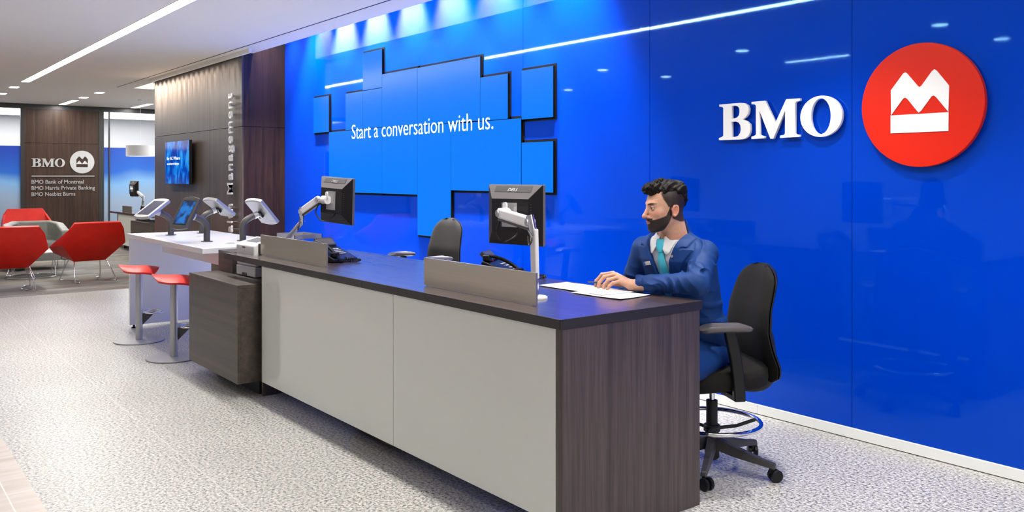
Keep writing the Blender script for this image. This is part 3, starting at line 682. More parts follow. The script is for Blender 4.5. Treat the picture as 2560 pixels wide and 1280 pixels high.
def arm(mon, base, elbow0, elbow1, wrist, plate, white=False):
    """base post -> elbow0 (top of lower arm) -> elbow1 (start of upper arm) -> wrist -> plate"""
    t = thing('monitor', mon['label'], 'monitor', base, 0, mon.get('group'))
    mm = Matrix.Translation(Vector(mon.location)-Vector(base)) @ mon.rotation_euler.to_matrix().to_4x4()
    for ch in list(mon.children): ch.parent = t; ch.matrix_local = mm
    bpy.data.objects.remove(mon)
    L = lambda p: Vector(p)-Vector(base)
    obj('base_disc', MB().lathe([(.056, .0005), (.056, .007), (.05, .011), (.02, .012)], 32), M_WPLA, t, smooth=True)
    e0, e1, wv, pl = L(elbow0), L(elbow1), L(wrist), L(plate)
    low = Vector((0, 0, .10))
    lm = M_WPLA if white else M_ALU
    obj('post', MB().tube([(0, 0, .012), low], .016, 16), M_CHROME, t, smooth=True)
    def bar(a, b_, w, h, m, nm, bv=.006):
        a = Vector(a); b_ = Vector(b_); d = (b_-a); l = d.length; d.normalize()
        up = Vector((0, 0, 1)) if abs(d.z) < .95 else Vector((0, -1, 0)); sd = d.cross(up).normalized(); up = sd.cross(d)
        q = MB(); q.m = Matrix(((sd.x, d.x, up.x, a.x), (sd.y, d.y, up.y, a.y), (sd.z, d.z, up.z, a.z), (0, 0, 0, 1)))
        q.box(-w/2, w/2, -.012, l+.012, -h/2, h/2); return obj(nm, q, m, t, bev=bv, seg=3)
    bar(low, e0, .040, .022, lm, 'lower_arm')
    obj('elbow_joint', MB().tube([e0-Vector((0, 0, .02)), e1+Vector((0, 0, .03))], .019, 18), M_CHROME, t, smooth=True)
    ua = bar(e1, wv, .030, .052, M_WPLA, 'upper_arm', .010)
    b = bar(e1-Vector((0, 0, .028)), wv-Vector((0, 0, .028)), .022, .018, M_DGREY, 'arm_underside', .003)
    for p in (e1, wv):
        d = (wv-e1).normalized(); sd = d.cross(Vector((0, 0, 1))).normalized()
        obj('pivot_cap', MB().tube([p+sd*.0155, p+sd*.021], .016, 18), M_SILV, ua, smooth=True)
        obj('pivot_cap', MB().tube([p-sd*.0155, p-sd*.021], .016, 18), M_SILV, ua, smooth=True)
    md = wv+(pl-wv)*.5
    obj('tilt_link', MB().tube([wv, md], .017, 14), M_CHROME, t, smooth=True)
    obj('tilt_head', MB().tube([md, pl], [.028, .028], 20), M_WPLA, t, smooth=True)
    b = MB(); b.m = T(*pl) ; b.prism([(x, z+.03) for x, z in rect(.032, .05, .014, 5)], -.012, -.004); obj('release_tab', b, M_WPLA, t, bev=.001)
    # cable
    c = arc([wv+Vector((0, 0, -.03)), wv+Vector((.0, -.02, -.09)), (wv+pl)/2+Vector((.03, -.02, -.14)), pl+Vector((.09, -.01, -.11)), pl+Vector((.11, .0, -.075))], 6)
    obj('cable', MB().tube(c, .0045, 8), M_BLK, t, smooth=True)
    c = arc([e1+Vector((0, -.015, -.03)), e0+Vector((.02, -.03, -.03)), e0+Vector((.0, -.03, -.06)), e0+Vector((-.02, -.02, -.02))], 6)
    obj('cable_loop', MB().tube(c, .004, 8), M_DGREY, t, smooth=True)
    return t
arm(mon2, (-2.983, 2.466, .9), (-2.99, 2.466, 1.20), (-3.02, 2.466, 1.240), (-3.345, 2.545, 1.268), (-3.462, 2.672, 1.262), white=True)
arm(mon1, (-5.697, 2.456, .9), (-5.575, 2.52, 1.135), (-5.575, 2.52, 1.205), (-5.40, 2.56, 1.29), (-5.285, 2.572, 1.29))
arm(mon3, (-17.75, 4.68, .735), (-17.65, 4.68, .98), (-17.65, 4.68, 1.04), (-17.90, 4.6, 1.17), (-18.0, 4.54, 1.20))

# ------------------------------------------------------------ phones
def phone():
    t = thing('desk_phone', 'black desk phone with handset nearest the bearded man', 'phone', (0, 0, .9), 0, 'desk phones on the reception desk')
    prof = [(-.115, .002), (-.115, .022), (-.05, .046), (.105, .098), (.118, .088), (.09, .03), (.07, .002)]
    obj('body', MB().prism(prof, -.10, .10, 'X'), M_BLK, t, bev=.006, seg=3)
    R = T(.02, .088, .096) @ Matrix.Rotation(math.radians(42), 4, 'X')
    b = MB(); b.m = R; b.box(-.072, .072, -.008, .062, -.012, .010); dsp = obj('display', b, M_DGREY, t, bev=.003)
    b = MB(); b.m = R; b.box(-.060, .060, .0, .052, .0102, .0112); obj('display_glass', b, M_MGREY, dsp)
    kb = MB()
    for i in range(4):
        for j in range(3):
            y = -.045+i*.024; z = .0475+(y+.05)*.335; kb.box(.0+j*.024, .016+j*.024, y, y+.014, z, z+.004)
    obj('keypad', kb, M_KEY, t)
    obj('message_lamp', MB().box(-.02, -.005, .075, .085, .0895, .0965), M_REDL, t)
    p = arc([(-.066, -.085, .052), (-.066, -.06, .075), (-.066, 0, .106), (-.066, .06, .122), (-.066, .105, .122)], 5)
    b = MB(); b.tube(p, .012, 12, flat=.8); obj('handset', b, M_BLK, t, smooth=True)
    h = t.children[-1]
    b = MB(); b.box(-.090, -.042, -.108, -.062, .036, .066); b.box(-.090, -.042, .07, .112, .096, .130)
    obj('handset_end', b, M_BLK, h, bev=.010, seg=3)
    # coiled cord
    base = arc([(-.066, -.11, .042), (-.075, -.16, .014), (-.02, -.21, .012), (.05, -.19, .012), (.04, -.15, .016), (-.03, -.135, .03)], 40)
    pts = []; 
    for i, q in enumerate(base):
        a_ = i*.9; q = Vector(q); dq = Vector(base[min(i+1, len(base)-1)])-Vector(base[max(i-1, 0)]); dq.normalize()
        s_ = dq.cross(Vector((0, 0, 1))).normalized(); u_ = s_.cross(dq); pts.append(q+s_*.0065*math.cos(a_)+u_*.0065*math.sin(a_)+Vector((0, 0, .002)))
    obj('coiled_cord', MB().tube(pts, .0022, 5), M_BLK, t, smooth=True)
    return t
ph = phone(); ph.location = (-3.66, 2.83, .9005); ph.rotation_euler.z = math.radians(125)
dup(ph, (-5.09, 2.52, .9005), math.radians(105), 'black desk phone with coiled cord behind the bronze screen beside the printer')
p3 = dup(ph, (-17.45, 4.72, .7355), math.radians(125), 'black desk phone on the far office desk')
if 'group' in p3: del p3['group']

# ------------------------------------------------------------ papers and pen
def sheet(cx, cy, w_, h_, rz, z, label, curl=.0):
    n = 10; vs = []; fs = []
    for i in range(n+1):
        for j in range(n+1):
            u = i/n-.5; v = j/n-.5; vs.append((u*w_, v*h_, curl*(abs(u*2)**3+abs(v*2)**3)*.5+.0006*math.sin(9*u+4*v)))
    for i in range(n):
        for j in range(n): a_ = i*(n+1)+j; fs.append((a_, a_+n+1, a_+n+2, a_+1))
    o = obj('paper_sheet', MB().add(vs, fs), M_PAPER, smooth=True); md = o.modifiers.new('thick', 'SOLIDIFY'); md.thickness = .0012; md.offset = -1
    o.location = (cx, cy, z); o.rotation_euler.z = rz; tag(o, label, 'paper', 'papers on the desk end'); return o
sheet(-3.155, 2.852, .30, .195, .03, .9032, 'white paper stack under the pen tip, farther from the desk end', .002)
sheet(-2.86, 2.815, .30, .21, .08, .9032, 'white paper stack nearest the desk end corner', .002)
sheet(-2.95, 2.84, .24, .20, -.03, .9066, 'white sheet half tucked between the two paper stacks', .0)
# ------------------------------------------------------------ task chairs
def task_chair(label, loc, rz, dz=0, al_=0):
    t = thing('task_chair', label, 'chair', loc, rz, 'black drafting chairs behind the desk')
    for i in range(5):
        a_ = math.radians(-30+72*i); c_, s_ = math.cos(a_), math.sin(a_)
        b = MB(); b.m = Matrix.Rotation(a_, 4, 'Z')
        def ring(x, w_, z0, z1): return [(x, -w_, z0), (x, w_, z0), (x, w_*.7, z1), (x, -w_*.7, z1)]
        b.loft([ring(.02, .026, .105, .165), ring(.12, .022, .085, .135), ring(.26, .018, .070, .100), ring(.318, .016, .064, .090), ring(.325, .012, .066, .084)])
        lg = obj('leg', b, M_DGREY, t, bev=.003)
        b = MB(); b.m = Matrix.Rotation(a_, 4, 'Z') @ T(.305, 0, 0) @ Matrix.Rotation(.9, 4, 'Z')
        for s2 in (-1, 1):
            b.loft([[(.018+.0295*math.cos(2*PI*j/20)*q, s2*y, .030+.0295*math.sin(2*PI*j/20)*q) for j in range(20)] for y, q in ((.007, .9), (.009, 1), (.022, 1), (.025, .85))])
        b.tube([(.018, -.01, .03), (.018, .01, .03)], .008, 8)
        obj('caster', b, M_BLK, lg)
        b = MB(); b.m = Matrix.Rotation(a_, 4, 'Z') @ T(.305, 0, 0); b.tube([(0, 0, .058), (0, 0, .075)], .008, 8); b.box(-.012, .014, -.006, .006, .040, .062); obj('caster_stem', b, M_BLK, lg)
    obj('hub', MB().lathe([(.026, .05), (.036, .06), (.036, .175), (.028, .18), (.028, .34)], 24), M_BLKM, t, smooth=True)
    obj('gas_column', MB().lathe([(.0135, .341), (.0135, .44)], 18), M_CHROME, t, smooth=True)
    b = MB(); b.tube([(.235*math.cos(2*PI*i/56), .235*math.sin(2*PI*i/56), .235) for i in range(56)], .011, 12, close=True)
    fr = obj('foot_ring', b, M_CHROME, t, smooth=True)
    b = MB()
    for i in range(3):
        a_ = PI/2+2*PI*i/3; b.tube([(.034*math.cos(a_), .034*math.sin(a_), .20), (.13*math.cos(a_), .13*math.sin(a_), .205), (.226*math.cos(a_), .226*math.sin(a_), .230)], .009, 8)
    b.lathe([(.037, .185), (.041, .19), (.041, .215), (.037, .22)], 24); obj('ring_spoke', b, M_BLKM, fr)
    b = MB(); b.box(-.09, .09, -.10, .14, .402, .435); b.rod((.08, .02, .415), (.21, .0, .405), .006); obj('seat_mechanism', b, M_BLKM, t, bev=.006)
    # seat
    b = MB(); rg = []
    for z, k_ in ((.436, .90), (.446, .98), (.475, 1.0), (.515, .99), (.532, .93), (.538, .80)):
        rg.append([(x*k_, y*k_-.01+.0, z+(.012*(y/.24)**2 if y > 0 else -.02*(y/.24)**2)) for x, y in rect(.50, .48, .14, 7)])
    b.loft(rg); obj('seat', b, M_FAB, t, smooth=True)
    # backrest
    zk = [.452, .48, .53, .62, .70, .80, .88, .94, 1.012]; yk = [.262, .268, .258, .222, .205, .215, .238, .257, .280]; wk = [.34, .41, .455, .465, .455, .435, .41, .385, .35]
    def bk(f0, f1, ws):
        rg = []; n = 30
        for i in range(n+1):
            q = i/n; z = .452+.56*(1-(1-q)**1.5); tt = max(0, (z-.905)/.1075); bb = max(0, (.50-z)/.05)
            w2 = np.interp(z, zk, wk)*ws/2*math.sqrt(max(1-min(tt, .975)**2.6, .0))*(1-.12*bb**2); y = float(np.interp(z, zk, yk)); zz = z+dz*max(0, (z-.45)/.55)
            pts = []; m = 16
            for j in range(m+1):
                u = -1+2*j/m; ed = (1-abs(u)**5)*(1-min(tt, 1)**5)*(1-.7*bb**3); pts.append((u*w2, y-.025*u*u+f0*ed, zz))
            for j in range(m+1):
                u = 1-2*j/m; ed = (1-abs(u)**5)*(1-min(tt, 1)**5)*(1-.7*bb**3); pts.append((u*w2, y-.025*u*u+.006+f1*ed, zz))
            rg.append(pts)
        return rg
    b = MB(); b.loft(bk(-.034, .008, 1)); obj('backrest', b, M_FAB, t, smooth=True)
    b = MB(); b.loft([[(x, y+.0125, z) for x, y, z in r_] for r_ in bk(-.004, .022, 1.0)]); obj('back_shell', b, M_BLK, t, smooth=True)
    z1 = .80
    b = MB(); b.loft([[(x*k_, .245+q, z) for x, z in [(u, .745+v) for u, v in rect(.24, .17, .06, 5)]] for q, k_ in ((0, 1), (.022, .9), (.030, .6))]); obj('lumbar_cover', b, M_DGREY, t, smooth=True)
    b = MB(); b.tube(arc([(0, .10, .415), (0, .26, .40), (0, .315, .47), (0, .305, .62), (0, .27, .72)], 5), .022, 10, flat=1.3); obj('back_support', b, M_BLKM, t, smooth=True)
    for s_ in (-1, 1):
        b = MB(); b.loft([[(s_*x_, y_+yo, z) for x_, y_ in ((.255, -.028), (.287, -.028), (.287, .028), (.255, .028))] for z, yo in ((.40, .02), (.52, .012), (.60, .0), (.735+al_, -.03))])
        up = obj('arm_upright', b, M_BLK, t, bev=.008, seg=3)
        obj('arm_bracket', MB().box(min(s_*.09, s_*.27), max(s_*.09, s_*.27), -.01, .05, .405, .425), M_BLKM, up)
        b = MB(); rg = []
        for z, k_ in ((.738, .75), (.744, .95), (.756, 1), (.766, .92), (.770, .7)):
            rg.append([(s_*.265+x*k_, y*k_-.045, z+al_-.018*((y+.0)/.13)**2) for x, y in rect(.095, .265, .045, 6)])
        b.loft(rg); obj('arm_pad', b, M_ARMP, t, smooth=True)
    return t
task_chair('black drafting chair the bearded man sits on', (-2.75, 3.41, 0), math.radians(-28))
task_chair('empty black drafting chair behind the middle of the reception desk', (-5.97, 3.76, 0), math.radians(2), .085, .055)

# ------------------------------------------------------------ lounge
def lounge(label, loc, rz):
    t = thing('lounge_chair', label, 'armchair', loc, rz, 'red lounge chairs on the carpet')
    V = [(-.30, .34, .82), (.30, .34, .82), (-.40, .22, .53), (.40, .22, .53), (-.20, .06, .30), (.20, .06, .30),
         (-.350, .285, .72), (.350, .285, .72), (-.43, -.17, .495), (.43, -.17, .495), (-.34, -.27, .41), (.34, -.27, .41), (-.20, -.26, .335), (.20, -.26, .335)]
    F = [(0, 1, 3, 2), (2, 3, 5, 4), (0, 2, 6), (1, 7, 3), (6, 2, 8), (7, 9, 3), (2, 4, 10, 8), (3, 9, 11, 5), (4, 12, 10), (5, 11, 13), (4, 5, 13, 12)]
    o = obj('shell', MB().add(V, F), M_RED, t, smooth=False)
    s_ = o.modifiers.new('solid', 'SOLIDIFY'); s_.thickness = .05; s_.offset = 0
    bv = o.modifiers.new('bevel', 'BEVEL'); bv.width = .018; bv.segments = 4; bv.limit_method = 'ANGLE'; bv.angle_limit = math.radians(15)
    o.data.polygons.foreach_set('use_smooth', [True]*len(o.data.polygons))
    b = MB(); b.loft([[(x, y*k_-.09, z) for x, y in rect(w_, .36, .08, 5)] for z, w_, k_ in ((.355, .36, 1), (.37, .40, 1), (.43, .52, 1.1), (.45, .50, 1.05))])
    obj('seat_cushion', b, M_RED, t, smooth=True)
    for s2 in (-1, 1):
        p = arc([(s2*.14, .03, .296), (s2*.20, .07, .285), (s2*.225, .12, .24), (s2*.27, .27, .03), (s2*.25, .285, .010), (s2*.19, .22, .010), (s2*.13, .0, .010), (s2*.19, -.22, .010), (s2*.25, -.285, .010), (s2*.27, -.27, .03), (s2*.215, -.14, .27), (s2*.19, -.10, .312), (s2*.14, -.06, .318)], 5)
        obj('wire_leg', MB().tube(p, .0075, 8), M_CHROME, t, smooth=True)
    return t
lc = lounge('red lounge chair seen from behind, nearest the white table', (-13.02, 2.72, 0), math.radians(279))
dup(lc, (-12.55, 1.70, 0), math.radians(268), 'red lounge chair cut off by the left edge of the photo')
dup(lc, (-18.35, 2.80, 0), math.radians(90), 'red lounge chair facing us behind the grey tub chair')
def tub(label, loc, rz):
    t = thing('tub_chair', label, 'armchair', loc, rz, 'grey tub chairs around the white coffee table')
    # U-shaped shell
    b = MB(); out = [(-.43, -.36), (-.43, .16), (-.28, .38), (.28, .38), (.43, .16), (.43, -.36)]; inn = [(-.31, -.36), (-.31, .10), (-.20, .24), (.20, .24), (.31, .10), (.31, -.36)]
    tops = [.60, .70, .735, .735, .70, .60]
    n = 6
    V = [(x, y, .14) for x, y in out]+[(x, y, z) for (x, y), z in zip(out, tops)]+[(x, y, .14) for x, y in inn]+[(x*.97, y, z) for (x, y), z in zip(inn, tops)]
    F = []
    for i in range(n-1):
        F += [(i, i+1, n+i+1, n+i), (2*n+i+1, 2*n+i, 3*n+i, 3*n+i+1), (n+i, n+i+1, 3*n+i+1, 3*n+i), (i+1, i, 2*n+i, 2*n+i+1)]
    F += [(0, n, 3*n, 2*n), (n-1, 3*n-1, 4*n-1, 2*n-1)]
    obj('shell', b.add(V, F), M_SOFA, t, bev=.025, seg=4, smooth=True)
    b = MB(); b.loft([[(x, y-.06, z) for x, y in rect(.60*k_, .58*k_, .08, 5)] for z, k_ in ((.28, 1), (.40, 1), (.425, .97), (.435, .88))]); obj('seat_cushion', b, M_SOFA, t, smooth=True)
    obj('front_panel', MB().box(-.30, .30, -.345, -.30, .145, .279), M_SOFA, t, bev=.008)
    for x in (-.36, .36):
        for y in (-.32, .26): obj('leg', MB().rod((x, y, 0), (x, y, .138), .009), M_CHROME, t, smooth=True)
    return t
tc_ = tub('grey tub armchair behind the white coffee table', (-15.20, 2.42, 0), math.radians(90))
dup(tc_, (-15.15, 1.38, 0), math.radians(100), 'grey tub armchair mostly behind the left red chair')
t = thing('coffee_table', 'round white coffee table on chrome wire legs', 'table', (-14.02, 2.18, 0))
obj('tabletop', MB().lathe([(.40, .355), (.44, .362), (.44, .372), (.435, .376), (.001, .376)], 48), M_WLAM, t, smooth=True)
b = MB(); b.tube([(.33*math.cos(2*PI*i/40), .33*math.sin(2*PI*i/40), .008) for i in range(40)], .007, 8, close=True); obj('floor_ring', b, M_CHROME, t, smooth=True)
for i in range(6):
    a0 = 2*PI*i/6; a1_ = a0+(.5 if i % 2 else -.5)
    obj('leg', MB().rod((.33*math.cos(a0), .33*math.sin(a0), .012), (.30*math.cos(a1_), .30*math.sin(a1_), .36), .006, 8), M_CHROME, t, smooth=True)

# ------------------------------------------------------------ far office desk
t = thing('office_desk', 'dark wood and white desk at the far end of the office', 'desk', (-17.6, 4.7, 0))
a, c = 17.6, -4.7
obj('desktop', W(-18.95, -15.9, 4.37, 5.10, .700, .735), M_WOODX, t)
obj('end_panel', W(-18.90, -18.38, 4.50, 5.0, 0, .699), M_WOODE, t)
obj('front_panel', W(-18.36, -17.10, 4.385, 4.41, .10, .699), M_GLASSW, t)
obj('side_cabinet', W(-17.08, -15.9, 4.30, 4.80, .08, .62), M_WOODG, t)
obj('plinth', W(-18.37, -15.95, 4.55, 4.9, 0, .079), M_BLKM, t)
tag(obj('desk_screen', MB().box(-18.25, -17.55, 4.44, 4.452, .7355, .86), M_SS), 'small bronze screen on the far office desk', 'desk screen')
t = thing('pendant_lamp', 'white drum pendant lamp over the far office desk', 'lamp', (-17.9, 4.69, 1.84))
obj('lamp_shade', MB().loft([[(r_*math.cos(2*PI*j/40), r_*math.sin(2*PI*j/40), z) for j in range(40)] for r_, z in ((.265, 0), (.265, .21), (.26, .21), (.26, .003))], cap=False), M_DRUM, t, smooth=True)
obj('shade_diffuser', MB().lathe([(.001, .012), (.258, .012), (.258, .016), (.001, .016)], 40), M_WPLA, t)
obj('cord', MB().rod((0, 0, .016), (0, 0, HC-1.845), .003, 6), M_WPLA, t)
obj('canopy', MB().lathe([(.05, HC-1.86), (.05, HC-1.842)], 20), M_WPLA, t)
light('pendant_glow', 'POINT', (-17.9, 4.69, 1.80), 6, .1)
# ------------------------------------------------------------ the seated man (implicit surfaces -> meshes)
def nets(fn, lo, hi, h):
    """naive surface nets of fn(x,y,z) (numpy) inside a box"""
    n = [int(math.ceil((hi[i]-lo[i])/h))+1 for i in range(3)]
    ax = [(lo[i]+np.arange(n[i])*h).astype(np.float32) for i in range(3)]
    X, Y, Z = np.meshgrid(*ax, indexing='ij')
    D_ = fn(X, Y, Z).astype(np.float32)
    S_ = D_ < 0; c = [q-1 for q in n]
    cnt = np.zeros(c, np.float32); acc = np.zeros((*c, 3), np.float32)
    def sl(i, j, k): return (slice(i, i+c[0]), slice(j, j+c[1]), slice(k, k+c[2]))
    for d in range(3):
        for a in (0, 1):
            for b_ in (0, 1):
                o0 = [a, b_]; o0.insert(d, 0); o1 = list(o0); o1[d] = 1
                d0 = D_[sl(*o0)]; d1 = D_[sl(*o1)]; m = S_[sl(*o0)] != S_[sl(*o1)]
                t = np.where(m, d0/np.where(m, d0-d1, 1), 0)
                for k in range(3):
                    acc[..., k] += np.where(m, t if k == d else o0[k], 0)
                cnt += m
    act = cnt > 0; idx = -np.ones(c, np.int64); idx[act] = np.arange(act.sum())
    ii = np.argwhere(act); P = (ii+acc[act]/cnt[act][:, None])*h+np.array(lo)
    faces = []
    for d in range(3):
        u, v = [(1, 2), (2, 0), (0, 1)][d]
        s0 = [slice(None)]*3; s1 = [slice(None)]*3; s0[d] = slice(0, -1); s1[d] = slice(1, None)
        m = S_[tuple(s0)] != S_[tuple(s1)]
        e = np.argwhere(m); e = e[(e[:, u] > 0) & (e[:, v] > 0) & (e[:, u] < c[u]) & (e[:, v] < c[v])]
        flip = S_[tuple(s0)][tuple(e.T)]
        def q(du, dv):
            w_ = e.copy(); w_[:, u] -= du; w_[:, v] -= dv; return idx[tuple(w_.T)]
        f = np.stack([q(1, 1), q(0, 1), q(0, 0), q(1, 0)], 1); f[~flip] = f[~flip][:, ::-1]; faces.append(f)
    F = np.concatenate(faces); F = F[(F >= 0).all(1)]
    return P, F
def smin(a, b, k):
    h = np.clip(.5+.5*(b-a)/k, 0, 1); return b*(1-h)+a*h-k*h*(1-h)
def smax(a, b, k): return -smin(-a, -b, k)
def sph(X, Y, Z, c, r): return np.sqrt((X-c[0])**2+(Y-c[1])**2+(Z-c[2])**2)-r
def elp(X, Y, Z, c, r):
    a = ((X-c[0])/r[0])**2+((Y-c[1])/r[1])**2+((Z-c[2])/r[2])**2; b_ = ((X-c[0])/r[0]**2)**2+((Y-c[1])/r[1]**2)**2+((Z-c[2])/r[2]**2)**2
    a = np.sqrt(a); return a*(a-1)/np.maximum(np.sqrt(b_), 1e-6)
def cap(X, Y, Z, a, b, ra, rb=None):
    rb = ra if rb is None else rb; a = np.array(a, float); b = np.array(b, float); ba = b-a; L2 = (ba@ba)
    t = np.clip(((X-a[0])*ba[0]+(Y-a[1])*ba[1]+(Z-a[2])*ba[2])/L2, 0, 1)
    return np.sqrt((X-a[0]-t*ba[0])**2+(Y-a[1]-t*ba[1])**2+(Z-a[2]-t*ba[2])**2)-(ra+(rb-ra)*t)
def sstep(a, b, x): t = np.clip((x-a)/(b-a), 0, 1); return t*t*(3-2*t)
def npmesh(name, parts, m, parent, col=None, smooth=True):
    V = []; F = []; o = 0; Cc = []
    for p in parts:
        P, f = p[0], p[1]; V.append(P); F.append(f+o); o += len(P)
        if len(p) > 2: Cc.append(p[2])
    V = np.concatenate(V); F = np.concatenate(F)
    me = bpy.data.meshes.new(name); me.vertices.add(len(V)); me.vertices.foreach_set('co', V.astype(np.float32).ravel())
    me.loops.add(len(F)*4); me.loops.foreach_set('vertex_index', F.astype(np.int32).ravel())
    me.polygons.add(len(F)); me.polygons.foreach_set('loop_start', np.arange(0, len(F)*4, 4, dtype=np.int32)); me.polygons.foreach_set('loop_total', np.full(len(F), 4, np.int32))
    me.update(calc_edges=True); me.validate()
    if Cc:
        at = me.color_attributes.new('skin_col', 'FLOAT_COLOR', 'POINT'); cc = np.concatenate(Cc); cc = np.concatenate([cc, np.ones((len(cc), 1))], 1); at.data.foreach_set('color', cc.astype(np.float32).ravel())
    me.materials.append(m)
    if smooth: me.polygons.foreach_set('use_smooth', [True]*len(me.polygons))
    o = bpy.data.objects.new(name, me); C.objects.link(o); o.parent = parent; return o
def skinb(nt, b):
    at = N(nt, 'Attribute'); at.attribute_name = 'skin_col'; n = N(nt, 'TexNoise', Scale=90.0, Detail=2.0); nt.links.new(coords(nt), n.inputs['Vector'])
    v = ramp(nt, n.outputs['Fac'], [(.3, (.92, .90, .90)), (.7, (1.04, 1.03, 1.03))])
    nt.links.new(mix(nt, 1, at.outputs['Color'], v, 'MULTIPLY'), b.inputs['Base Color'])
    b.inputs['Subsurface Weight'].default_value = .08; b.inputs['Subsurface Radius'].default_value = (.6, .2, .1); b.inputs['Subsurface Scale'].default_value = .01
M_SKIN = mat('skin', rough=.48, spec=.35, build=skinb)
M_HAIR = mat('black_hair', rough=.55, spec=.16, build=fabric((.002, .0018, .0016), (.008, .006, .005), 120, .2))
M_SUIT = mat('blue_suit', rough=.62, spec=.22, build=fabric((.003, .030, .140), (.006, .042, .185), 700, .12))
M_SHIRT = mat('white_shirt', (.72, .73, .74), .7)
M_TIE = mat('turquoise_tie', rough=.3, build=fabric((.04, .42, .56), (.07, .52, .66), 900, .05))
M_SHOE = mat('black_shoe', (.012, .010, .010), .25)
M_EYE = mat('eye_white', (.62, .60, .58), .15); M_IRIS = mat('iris', (.05, .04, .03), .1)

YAW = math.asin(.7876)
o0 = (.92*.6162-4.2*.7876, .92*.7876+4.2*.6162)
man = thing('person', 'bearded man in blue suit and turquoise tie writing at the desk', 'person', (o0[0], o0[1], 0), YAW)
# man-local axes: x = to the photo's right, y = away from the lens, z = up.  Head frame below: x forward, y left, z up
def frame(fwd, up, org):
    f = np.array(fwd, float); f /= np.linalg.norm(f); u = np.array(up, float); l = np.cross(u, f); l /= np.linalg.norm(l); u = np.cross(f, l)
    return np.stack([f, l, u], 1), np.array(org, float)
RH, OH = frame((-.962, -.27, -.05), (-.05, 0, 1), (-.190, -.105, 1.303)); RH = RH*.95
tow = lambda P, R, O: P @ R.T + O
SK = np.array([.56, .315, .215]); SKR = np.array([.55, .22, .16]); HR = np.array([.0085, .0068, .0058])
def head(X, Y, Z):
    A = np.abs(Y)
    d = elp(X, Y, Z, (-.008, 0, .038), (.098, .076, .085))
    d = smin(d, elp(X, Y, Z, (.036, 0, -.022), (.060, .060, .090)), .03)
    d = smin(d, cap(X, A, Z, (.0, .050, -.062), (.066, .020, -.098), .016, .016), .03)
    d = smin(d, elp(X, Y, Z, (.040, 0, -.070), (.046, .045, .040)), .025)
    d = smin(d, sph(X, Y, Z, (.076, 0, -.101), .0185), .02)
    d = smin(d, cap(X, A, Z, (.078, .036, .020), (.088, .006, .018), .010, .009), .018)     # brow
    d = smin(d, sph(X, A, Z, (.055, .042, -.028), .022), .02)                                 # cheek bone
    d = smax(d, -sph(X, A, Z, (.103, .034, .000), .017), .014)                                # sockets
    d = smin(d, cap(X, Y, Z, (.089, 0, .012), (.1155, 0, -.037), .0072, .0105), .010)        # nose bridge
    d = smin(d, sph(X, Y, Z, (.1185, 0, -.0405), .0100), .006)
    d = smin(d, sph(X, A, Z, (.103, .0128, -.0435), .0078), .006)
    d = smax(d, -sph(X, A, Z, (.110, .0068, -.0550), .0035), .003)
    d = smin(d, sph(X, A, Z, (.0775, .032, .0000), .0145), .003)                              # eyelid ball
    lid = np.maximum(np.abs(Z+.0005+(A-.032)*.12)-.0046*np.clip(1-((A-.032)/.0145)**2, 0, 1), -(X-.078))
    d = smax(d, -np.maximum(lid, sph(X, A, Z, (.0775, .032, 0), .017)), .0015)
    d = smin(d, cap(X, A, Z, (.0905, .020, -.0665), (.0985, .004, -.0655), .0042, .0055), .006)  # lips
    d = smin(d, cap(X, A, Z, (.0895, .018, -.0735), (.0965, .000, -.0755), .0042, .0062), .005)
    d = smax(d, -cap(X, A, Z, (.0945, .022, -.0700), (.1035, .0, -.0705), .0012), .003)
    # ears
    e = np.sqrt(((X+.012+.18*(Z+.02))/.0165)**2+((Z+.018)/.0285)**2)
    er = smax((e-1)*.018, np.abs(A-.0785-.25*(-.012-X))-.0045, .005)
    con = elp(X, A, Z, (-.006, .087, -.020), (.009, .007, .016))
    er = smax(er, -con, .004)
    rim = np.abs((e-.86)*.018)-.0022; er = smin(er, smax(rim, np.abs(A-.083-.25*(-.012-X))-.0035, .003), .003)
    er = smin(er, sph(X, A, Z, (.001, .078, -.022), .0048), .004)
    d = smin(d, er, .004)
    d = smin(d, cap(X, Y, Z, (-.030, 0, -.045), (-.060, 0, -.20), .056, .060), .03)
    bm = beard(X, Y, Z)
    return d-.0035*bm-.0012*side(X, Y, Z)
def beard(X, Y, Z):
    A = np.abs(Y)
    line = -.056+.007*(X > .080)*(A < .030)+np.clip(.082-X, 0, .1)*.34+np.clip((.030-X)/.025, 0, 1)**1.5*.045
    top = 1-sstep(-.006, .004, Z-line)
    back = sstep(-.004, .004, X-.004-.35*(np.clip(-.03-Z, 0, .1))*-1*0-np.clip(-.05-Z, 0, .1)*.45)
    low = sstep(-.131, -.122, Z+(.075-X)*-.25)
    side_ = sstep(.03, .045, Z)  # ends of sideburn
    lips = 1-sstep(.0, .0025, .0090-np.sqrt((Z+.0725)**2+((A)*.46)**2))*(X > .08)
    soul = 1.0
    return top*back*low*(1-side_)*lips*soul
def side(X, Y, Z):
    A = np.abs(Y)
    f = 1-sstep(-.004, .004, X-np.interp(Z, [-.03, .0, .018, .04, .065, .10], [.013, .016, .026, .040, .047, .040]))
    lowr = sstep(-.004, .004, Z-np.where(X > -.005, .0, -.075+np.clip(X+.05, 0, .1)*.4))
    return f*lowr
